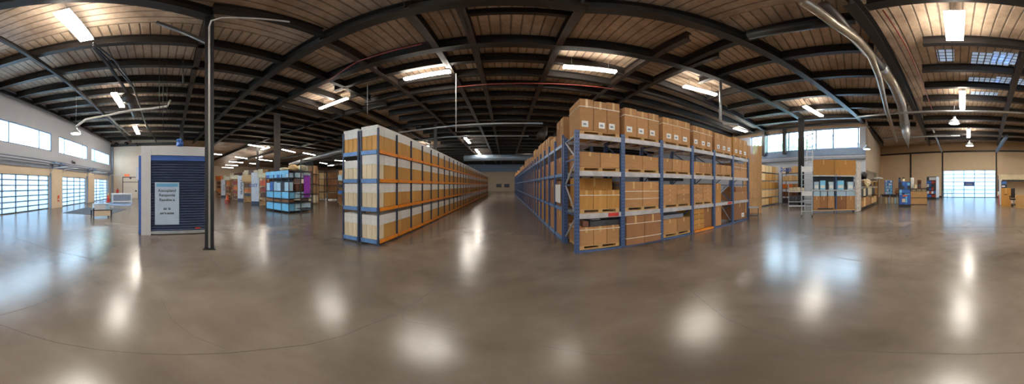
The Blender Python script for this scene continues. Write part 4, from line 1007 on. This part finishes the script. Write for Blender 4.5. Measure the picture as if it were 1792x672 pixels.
# rolling ladder with tall mast
d0 = 12.6; r = thing('rolling_ladder', 'tall grey rolling ladder with white platform beside the dark column', 'ladder', polar(1412, d0), -az(1412))
for x in (-.3, .3):
    MB().box(x-.025, x+.025, -.05, .05, .08, 2.9).build('rail', 'galv', r); MB().box(x-.02, x+.02, .85, .9, .08, 2.6).build('rear_rail', 'galv', r)
    for y in (-.0, .87): MB().tube([(x-.03, y, .07), (x+.03, y, .07)], .07, 10).build('caster', 'black', r)
for k in range(9): MB().box(-.29, .29, -.04, .06 + .03*k, .3+k*.3, .33+k*.3).build('tread', 'galv', r)
MB().box(-.3, .3, -.06, .0, 2.55, 2.85).build('white_panel', 'white', r); MB().box(-.29, .29, -.07, -.04, 1.2, 1.45).build('white_panel', 'white', r)
for x in (0, .33): MB().box(x-.03, x+.03, .3, .36, 2.6, 5.1).build('mast', 'galv', r)
for k in range(8): MB().box(0, .33, .31, .35, 2.9+k*.28, 2.94+k*.28).build('rung', 'galv', r)
MB().bar((0, .3, 4.4), (.38, .3, 4.55), .05, .04).bar((-.02, .3, 4.7), (.4, .3, 4.85), .06, .05).build('clamp', 'rack_blue', r)
# shelf unit with big tan boxes
loc, rz, W = face(fl(1421, 373), fl(1498, 371.5)); LV4 = [.22, 1.5, 2.44]
r = thing('storage_rack', 'blue and grey rack with two huge tan boxes on top near the window', 'rack', loc, rz)
for x in (0, W*.53, W-.06): MB().box(x, x+.07, 0, .07, 0, 2.5 if x else 3.3).build('post', 'rack_blue' if x < W-.5 else 'galv', r)
for x in (0, W*.53, W-.06): MB().box(x, x+.07, .8, .87, 0, 2.5).build('post', 'rack_blue', r)
for z in LV4: MB().box(0, W, -.01, .87, z-.07, z).build('shelf', 'beam_grey' if z > 1 else 'plywood', r)
MB().box(.05, W-.05, .83, .86, .3, 2.4).build('back_panel', 'darkgoods', r)  # sheet added behind the tubs so the gaps read dark
c, s_ = math.cos(rz), math.sin(rz)
def L2W(x, y, z): return Vector((loc.x+x*c-y*s_, loc.y+x*s_+y*c, z))
for k in range(2): carton('carton', L2W(W*(.26+.5*k), .43, 2.445), rz, W*.49, .8, 1.0, f'huge tan box with faint print, {["left", "right"][k]} one on the storage rack top', 'huge boxes on the storage rack', 'carton_warm')
for k, x in enumerate((.16, .46, .74, 1.68-.05, 2.4)):
    w = .27 if k < 3 else .5; x = (.2, .67, 1.15, 1.84, 2.48)[k]*W/2.95
    carton('carton', L2W(x+.12, .4, .23), rz, (.46 if k < 3 else .62)*.98, .7, .85, f'brown crate on the storage rack lower shelf, {nth(k)} from left', 'brown crates on the storage rack', 'carton_dark' if k % 2 else 'carton')
    tub = tag(MB().box(-.2 if k < 3 else -.29, .2 if k < 3 else .29, -.3, .3, 0, .38).build('storage_tub', 'paleblue', None, L2W(x+.12, .4, 1.082), rz, .02), f'light blue tub on a brown crate in the storage rack, {nth(k)} from left', 'tub', 'light blue tubs on the storage rack')
    MB().box(-.21 if k < 3 else -.3, .21 if k < 3 else .3, -.31, .31, .33, .385).build('lid', 'skyblue', tub)
for k, x in enumerate((.3, .72, 1.28, 1.92, 2.6)):
    w = (.3, .34, .3, .44, .38)[k]; tub = tag(MB().box(-w/2, w/2, -.25, .25, 0, .52+.08*(k % 2)).build('storage_tub', 'skyblue' if k % 2 else 'paleblue', None, L2W(x*W/2.95, .35, 1.502), rz, .02), f'blue tub on the storage rack upper shelf, {nth(k)} from left', 'tub', 'light blue tubs on the storage rack')
    MB().box(-w*.4, w*.4, -.258, -.25, .1, .3).build('label_card', 'paper', tub)
for k, x in enumerate((1.0, 2.26)):
    tag(MB().blob((0,0,.2), .22, .18, .22, .35, 6, 60+k).build('dark_bag', 'darkgoods', None, L2W(x*W/2.95, .3, 1.50), rz), f'dark soft bag between blue tubs on the storage rack, {["left", "right"][k]} one', 'bag')
tag(MB().box(.35, 1.4, -.06, -.02, .24, .32).build('dark_tube', 'black', None, loc, rz), 'black tube lying along the front of the storage rack bottom shelf', 'tube')
# mottled end panel and receding shelves
pA, pB = fl(1499, 371.5), fl(1507, 369)
q0, rzq, Wq = face(pA, pB)
tag(MB().box(0, Wq, 0, .06, .02, 3.4).build('end_panel', 'marble', None, q0, rzq), 'mottled grey panel closing the right end of the storage rack', 'panel')
loc5, rz5, W5 = face(fl(1507, 369), fl(1537, 355)); nm = 'the receding black shelf'
shelf_unit('Black two-bay shelf receding to the right wall with mesh on top', loc5, rz5, W5, 2.5, [.2, 1.0, 1.75, 2.3], 'steel_black', .6, None, 'shelf_unit', 'rack_dark')
stock(nm, loc5, rz5, W5, [.2, 1.0, 1.75], [.7, .6, .4], [('carton', 'carton_pale'), ('carton_warm', 'darkgoods', 'cream'), ('darkgoods', 'carton_warm')], 9, 'mixed carton', 'cartons on the receding black shelf', .5, jitter=.3)
m = MB()
for k in range(30): x = W5*.35+k*W5*.65/30; m.box(x, x+.015, .2, .21, 2.3, 3.0)
for k in range(8): m.box(W5*.35, W5, .2, .21, 2.3+k*.1, 2.315+k*.1)
tag(m.build('wire_screen', 'steel_black', None, loc5, rz5), 'black wire mesh panel standing on the receding shelf', 'mesh')
tag(MB().blob((0,0,.2), .3, .3, .25, .2, 8, 5).build('black_sack', 'black', None, polar(1511, 16.0, 2.3), 0, smooth=True), 'round black sack on top of the receding shelf beside the panel', 'sack')
tag(MB().blob((0,0,.2), .5, .3, .28, .3, 8, 6).build('white_sack', 'cream', None, polar(1516, 16.9, 1.76), 0), 'white and grey sack on the receding black shelf', 'sack')
r = thing('counter_lamp', 'flat white lamp at the front end of the receding black shelf', 'lamp', polar(1537, 21.2, 2.31), 0)
MB().lathe([(.06, 0), (.03, .05), (.03, .1)], n=10).build('stem', 'galv', r); MB().lathe([(.5, .1), (.45, .18), (.1, .26)], n=16).build('shade', 'white', r, smooth=True)

# product stands before the right wall
def stand(px, py, wpx, top, label, mat, name='display_stand', depth=.6, rz=None, plinth='black', shelves=5, smat='blue', un='', kinds=('blue',), side=None):
    d0 = H/math.tan(-el(py)); W = d0*math.radians(wpx/K); z1 = hz(top, d0); rz = -az(px) if rz is None else rz
    loc = polar(px, d0) - Vector((math.cos(rz), math.sin(rz), 0))*W/2
    r = thing(name, label, 'display stand', loc, rz)
    MB().box(0, W, 0, depth, 0, .25).build('plinth', plinth, r)
    MB().box(0, .04, 0, depth, .25, z1).build('side_panel', side or mat, r); MB().box(W-.04, W, 0, depth, .25, z1).build('side_panel', side or mat, r)
    MB().box(.04, W-.04, depth-.04, depth, .25, z1).build('back_panel', mat, r)
    lv = [.25+(z1-.25)*k/shelves for k in range(shelves)]
    for z in lv: MB().box(.04, W-.04, 0, depth-.04, z, z+.03).build('shelf', mat, r)
    MB().box(0, W, 0, depth, z1, z1+.03).build('top_panel', mat, r)
    stock(un, loc, rz, W, [z+.032 for z in lv], [(z1-.25)/shelves*.82]*shelves, [kinds], 4, ('retail packet', 'goods_packet'), 'retail packets on '+un, depth*.75, 'package', jitter=.15, fill=.94)
    return r, loc, rz, W, z1
# left stand on its table
d0 = 21.5; loc, rz, W = polar(1548, d0), -az(1556), 3.2
r = thing('display_table', 'low dark table carrying the pale blue stand before the right wall', 'table', loc, rz)
MB().box(-.4, 2.1, 0, .9, .82, .88).build('table_top', 'rack_dark', r)
for x in (-.35, .5, 1.2, 2.0):
    for y in (.05, .8): MB().box(x, x+.06, y, y+.06, 0, .82).build('leg', 'galv', r)
for k in range(6): tag(MB().lathe([(.1, 0), (.12, .05), (.12, .5), (.05, .6)], n=10).build('canister', 'paleblue' if k % 2 else 'cream', None, loc+Vector((math.cos(rz)*(.15+.3*k)-math.sin(rz)*.4, math.sin(rz)*(.15+.3*k)+math.cos(rz)*.4, 0))), f'canister on the floor under the low dark display table, {nth(k)} from left', 'canister', 'canisters under the display table')
lp = loc+Vector((-math.sin(rz)*.15, math.cos(rz)*.15, .88))
r = thing('display_stand', 'pale blue stand of packets on the low dark table', 'display stand', lp, rz)
MB().box(0, .05, 0, .5, 0, 1.4).build('side_panel', 'blue', r); MB().box(.73, .78, 0, .5, 0, 1.4).build('side_panel', 'blue', r); MB().box(.05, .73, .45, .5, 0, 1.4).build('back_panel', 'skyblue', r)
for k in range(5): MB().box(.05, .73, 0, .45, .02+k*.28, .05+k*.28).build('shelf', 'blue', r)
stock('the pale blue stand', lp, rz, .78, [.88+.055+k*.28 for k in range(5)], [.2]*5, [('paleblue', 'skyblue', 'banner', 'blue')], 4, ('pale blue packet', 'goods_packet'), 'packets on the pale blue stand', .35, 'package')
tag(MB().blob((0,0,.3), .35, .3, .32, .25, 8, 9).build('brown_basket', 'carton_dark', None, loc+Vector((math.cos(rz)*1.3-math.sin(rz)*.4, math.sin(rz)*1.3+math.cos(rz)*.4, .88))), 'brown rounded basket on the low dark table beside the blue stand', 'basket')
r, loc, rz, W, z1 = stand(1583, 363.5, 22, 318.5, 'dark blue product stand with a printed lower panel, nearest before the right wall', 'kiosk_blue', un='the dark blue stand', kinds=('blue', 'blue', 'darkgoods', 'skyblue'), shelves=6, side='darkgoods')
MB().box(.1, W-.02, -.03, -.005, .3, 1.05).build('printed_panel', 'kiosk_blue', r); MB().box(.3, .55, -.04, -.03, .45, .72).build('printed_label', 'cream', r); MB().box(.35, .7, -.04, -.03, .9, 1.02).build('printed_mark', 'orange_red', r); MB().box(.58, .7, -.04, -.03, .4, .9).build('printed_bottle', 'skyblue', r)
for k, x in enumerate((.1, .42)): 
    b_ = thing('bottle', f'dark capped bottle on top of the dark blue stand, {["left", "right"][k]} one', 'bottle', loc+Vector((math.cos(rz)*x-math.sin(rz)*.2, math.sin(rz)*x+math.cos(rz)*.2, z1+.03)), 0)
    MB().lathe([(.1, 0), (.11, .02), (.11, .18), (.08, .24)], n=12).build('body', 'cream' if k else 'bottle', b_, smooth=True); MB().lathe([(.09, .24), (.09, .32), (.06, .33)], n=12).build('cap', 'black', b_)
# woven crate counter
d0 = 20.3; W = d0*math.radians(28.5/K); rz = -az(1608); loc = polar(1608, d0) - Vector((math.cos(rz), math.sin(rz), 0))*W/2
r = thing('woven_counter', 'woven tan crate counter right of the dark blue stand', 'counter', loc, rz)
MB().box(0, W, 0, .7, .06, .62).build('lower_crate', 'bronze', r, bevel=.01); MB().box(0, W, 0, .7, .68, 1.2).build('upper_crate', 'bronze', r, bevel=.01)
MB().box(-.02, W+.02, -.02, .72, .62, .68).build('middle_rail', 'steel_brown', r); MB().box(0, W, 0, .7, 0, .06).build('base', 'steel_brown', r); MB().box(-.02, W+.02, -.02, .72, 1.42, 1.5).build('counter_top', 'steel_black', r)
for x in (.0, W*.33, W*.66, W-.06): MB().box(x, x+.06, .02, .6, 1.2, 1.42).build('divider', 'steel_black', r)
def onc(x, y, z): return loc+Vector((math.cos(rz)*x-math.sin(rz)*y, math.sin(rz)*x+math.cos(rz)*y, z))
for k in range(5): tag(MB().lathe([(.09, 0), (.1, .12), (.04, .18)], n=10).build('jar', 'cream', None, onc(.18+.27*k, .25, 1.2)), f'pale jar under the counter top of the woven counter, {nth(k)} from left', 'jar', 'jars in the woven counter')
tag(MB().lathe([(.16, 0), (.17, .95), (.12, 1.0)], n=14).build('paper_roll', 'paper', None, onc(.12, .4, 1.5), smooth=True), 'tall white paper roll standing on the woven counter', 'paper roll')
tag(MB().lathe([(.18, 0), (.15, .35), (.16, .37)], n=14).build('white_pot', 'cream', None, onc(.45, .35, 1.5)), 'low cream pot on the woven counter between roll and coffee machine', 'pot')
r = thing('coffee_machine', 'dark brown coffee machine standing on the woven counter', 'coffee machine', onc(.78, .35, 1.5), rz)
MB().box(-.18, .18, -.15, .2, 0, .1).build('base', 'brown', r, bevel=.01); MB().box(-.18, .18, .05, .2, .1, .6).build('body', 'brown', r, bevel=.01); MB().box(-.18, .18, -.15, .2, .6, .78).build('head', 'brown', r, bevel=.02); MB().lathe([(.07, .11), (.09, .2), (.07, .34)], 0, -.04, 12).build('jug', 'bottle', r)
stand(1629.5, 349, 19, 309.5, 'tall dark and white magazine stand left of the right garage door', 'darkgoods', un='the tall magazine stand', kinds=('darkgoods', 'maroon', 'banner', 'blue'), shelves=6, rz=-az(1629)-.35, side='white', depth=1.1, plinth='rack_dark')
# chairs and table by the garage door
r = thing('trestle_table', 'small grey trestle table just before the right garage door', 'table', RW(uR(1660), .9), rzR)
MB().box(-.8, .8, -.35, .35, .95, 1.0).build('table_top', 'grey', r); MB().box(-.8, .8, -.3, .3, .55, .58).build('shelf', 'grey', r)
for x in (-.7, 0, .7): MB().box(x-.03, x+.03, -.03, .03, 0, .95).build('leg', 'grey', r)

# booth at the right edge
d0 = 20.5; rz = -az(1770); loc = polar(1748, d0)
r = thing('booth', 'white framed booth with dark opening at the right edge', 'booth', loc, rz)
c, s_ = math.cos(rz), math.sin(rz)
MB().box(0, .28, 0, .3, 0, 2.3).build('post', 'white', r); MB().box(-.05, 3.6, -.02, .35, 2.3, 2.78).build('header', 'cream', r); MB().box(-.12, 0, .02, .3, 1.2, 2.7).build('edge_board', 'rack_navy', r)
MB().box(3.3, 3.6, 0, .3, 0, 2.3).build('post', 'white', r); MB().box(.28, 3.3, 1.6, 1.65, 0, 2.3).build('back_panel', 'beige', r); MB().box(.28, 3.3, .05, .12, 2.14, 2.3).build('shadow_rail', 'steel_black', r)
MB().box(-.05, 3.6, .35, 1.7, 2.7, 2.78).build('roof', 'cream', r); MB().box(0, .1, .3, 1.6, 0, 2.3).build('side_wall', 'white', r)
r = carton('carton', polar(1760.5, 19.0), -az(1760), .82, .6, 1.55, 'tall tan carton standing on the floor before the white booth', 'boxes by the booth', 'carton_warm')
tag(MB().box(-.2, .12, -.01, .01, 0, .05).build('printed_mark', 'steel_black', None, (.0, -.306, .98)), 'x', 'x'); o = bpy.data.objects[-1] if False else [x for x in col.objects if x.name.startswith('printed_mark')][-1]
for k in ('label', 'category'):
    if k in o: del o[k]
o.parent = r
r = thing('dark_appliance', 'dark blue bulky item standing on the tall tan carton', 'appliance', polar(1757.5, 19.0, 1.555), -az(1757))
MB().box(-.26, .24, -.2, .2, 0, .62).build('body', 'rack_navy', r, bevel=.05); MB().box(-.2, .05, -.21, -.2, .1, .2).build('label_strip', 'paper', r); MB().box(-.2, .2, -.21, -.2, .35, .52).build('screen', 'blue', r)
r = thing('office_chair', 'black office chair between the tall tan carton and the wooden crates', 'chair', polar(1774, 18.8), -az(1774)+.5)
MB().box(-.3, .3, -.3, .3, .55, .66).build('seat', 'black', r, bevel=.04)
MB().add([(-.28,.26,.7),(.28,.26,.7),(.36,.42,1.55),(-.30,.42,1.5),(-.28,.34,.7),(.28,.34,.7),(.36,.5,1.55),(-.30,.5,1.5)], [(0,1,2,3),(7,6,5,4),(0,4,5,1),(1,5,6,2),(2,6,7,3),(3,7,4,0)]).build('backrest', 'black', r, bevel=.02)
for x in (-.36, .36): MB().box(x-.03, x+.03, -.2, .2, .85, .9).box(x-.025, x+.025, -.02, .03, .6, .85).build('armrest', 'black', r)
MB().tube([(0,0,.1), (0,0,.56)], .04, 8).build('gas_lift', 'galv', r)
for k in range(5):
    a = 2*PI*k/5; MB().bar((0,0,.14), (.34*math.cos(a), .34*math.sin(a), .1), .06, .04).build('leg', 'black', r); MB().tube([(.34*math.cos(a)-.03, .34*math.sin(a), .05), (.34*math.cos(a)+.03, .34*math.sin(a), .05)], .05, 8).build('caster', 'black', r)
for i in range(3):
    for j in range(3):
        r = thing('wooden_crate', f'slatted wooden crate at right edge, {["bottom", "middle", "top"][j]} of the {["left", "second", "right"][i]} stack', 'crate', polar(1784.5+i*9.5, 17.6, j*.345), -az(1784), 'stacked wooden crates')
        for k in range(3):
            for y in (-.3, .28): MB().box(-.33, .33, y, y+.02, .02+k*.11, .11+k*.11).build('slat', 'wood', r)
        for x in (-.33, .31): MB().box(x, x+.02, -.28, .28, .02, .33).build('end_board', 'wood', r)
        MB().box(-.33, .33, -.28, .28, 0, .02).build('base_board', 'wood', r)
r = thing('signal_post', 'thin red post leaning at the left corner of the booth', 'post', polar(1748, 19.6)); MB().tube([(-.05,0,0), (.02,0,.95)], .035, 8).build('shaft', 'red', r); MB().box(-.14, .1, -.03, .03, .95, 1.25).build('head', 'paper', r)

# ------------------------------------------------------------------ floor joints and cracks
def joint(pix, w, mat='joint'):
    n_trim[0] += 1; P = []
    for (a, b) in zip(pix, pix[1:]):
        for k in range(4): t = k/4; P.append(fl(a[0]+(b[0]-a[0])*t, a[1]+(b[1]-a[1])*t))
    P.append(fl(*pix[-1])); vs = []; fs = []
    for i, p in enumerate(P):
        d = (P[min(i+1, len(P)-1)]-P[max(i-1, 0)]).normalized(); nn = Vector((-d.y, d.x, 0))*w/2
        vs += [(p.x-nn.x, p.y-nn.y, .0015), (p.x+nn.x, p.y+nn.y, .0015)]
    for i in range(len(P)-1): fs.append((2*i, 2*i+2, 2*i+3, 2*i+1))
    return struct(MB().add(vs, fs).build(f'trim_{n_trim[0]}', mat))
joint([(0,568),(50,586),(100,600),(170,612),(250,619),(320,621),(400,618),(480,610),(540,603),(600,588),(660,563),(702,546),(740,520),(790,485),(835,443),(848,415),(856,390)], .011)
joint([(702,546),(708,562),(740,567),(795,577)], .008)
joint([(0,552),(60,535),(110,512),(150,483),(180,457)], .012); joint([(30,417),(90,438),(180,457),(260,467),(370,468)], .014)
joint([(1123,432),(1176,475),(1216,515),(1266,555),(1321,580),(1376,595),(1471,612),(1571,617),(1696,620),(1792,617)], .011)
joint([(1416,435),(1471,452),(1546,462),(1646,466),(1721,467),(1792,462)], .02); joint([(1561,435),(1558,475),(1576,500),(1598,522)], .008)
joint([(946,605),(1046,622),(1111,620),(1246,628),(1336,627),(1416,616),(1471,627)], .005); joint([(362,438),(372,458),(390,476)], .014)
joint([(770,436),(835,443)], .012); joint([(280,520),(300,560),(340,590),(400,612)], .004)
joint([(1425,437),(1455,423)], .014); joint([(1430,397),(1560,399),(1792,397)], .03)

# ------------------------------------------------------------------ world, camera, look
w = bpy.data.worlds.new('sky'); scn.world = w; w.use_nodes = True
N = w.node_tree.nodes; L = w.node_tree.links; bg = N['Background']
tcw = N.new('ShaderNodeTexCoord'); sp = N.new('ShaderNodeSeparateXYZ'); L.new(tcw.outputs['Generated'], sp.inputs[0])
rp = N.new('ShaderNodeValToRGB'); rp.color_ramp.elements[0].color = (.76, .89, 1, 1); rp.color_ramp.elements[1].color = (.5, .74, 1, 1); rp.color_ramp.elements[1].position = .7
L.new(sp.outputs[2], rp.inputs[0]); L.new(rp.outputs[0], bg.inputs['Color']); bg.inputs['Strength'].default_value = 16.0
cam = bpy.data.cameras.new('panorama_camera'); co = bpy.data.objects.new('panorama_camera', cam); col.objects.link(co)
co.location = (0, 0, H); co.rotation_euler = (PI/2, 0, 0)
cam.type = 'PANO'; cam.panorama_type = 'EQUIRECTANGULAR'
cam.longitude_min = az(0); cam.longitude_max = az(1792); cam.latitude_min = el(672); cam.latitude_max = el(0)
cam.clip_start = .05; cam.clip_end = 500
scn.camera = co
scn.cycles.use_denoising = True
scn.cycles.max_bounces = 8; scn.cycles.diffuse_bounces = 5; scn.cycles.transparent_max_bounces = 12
scn.cycles.sample_clamp_indirect = 6
scn.view_settings.view_transform = 'Standard'; scn.view_settings.look = 'None'; scn.view_settings.exposure = 0.34; scn.view_settings.gamma = 1.1
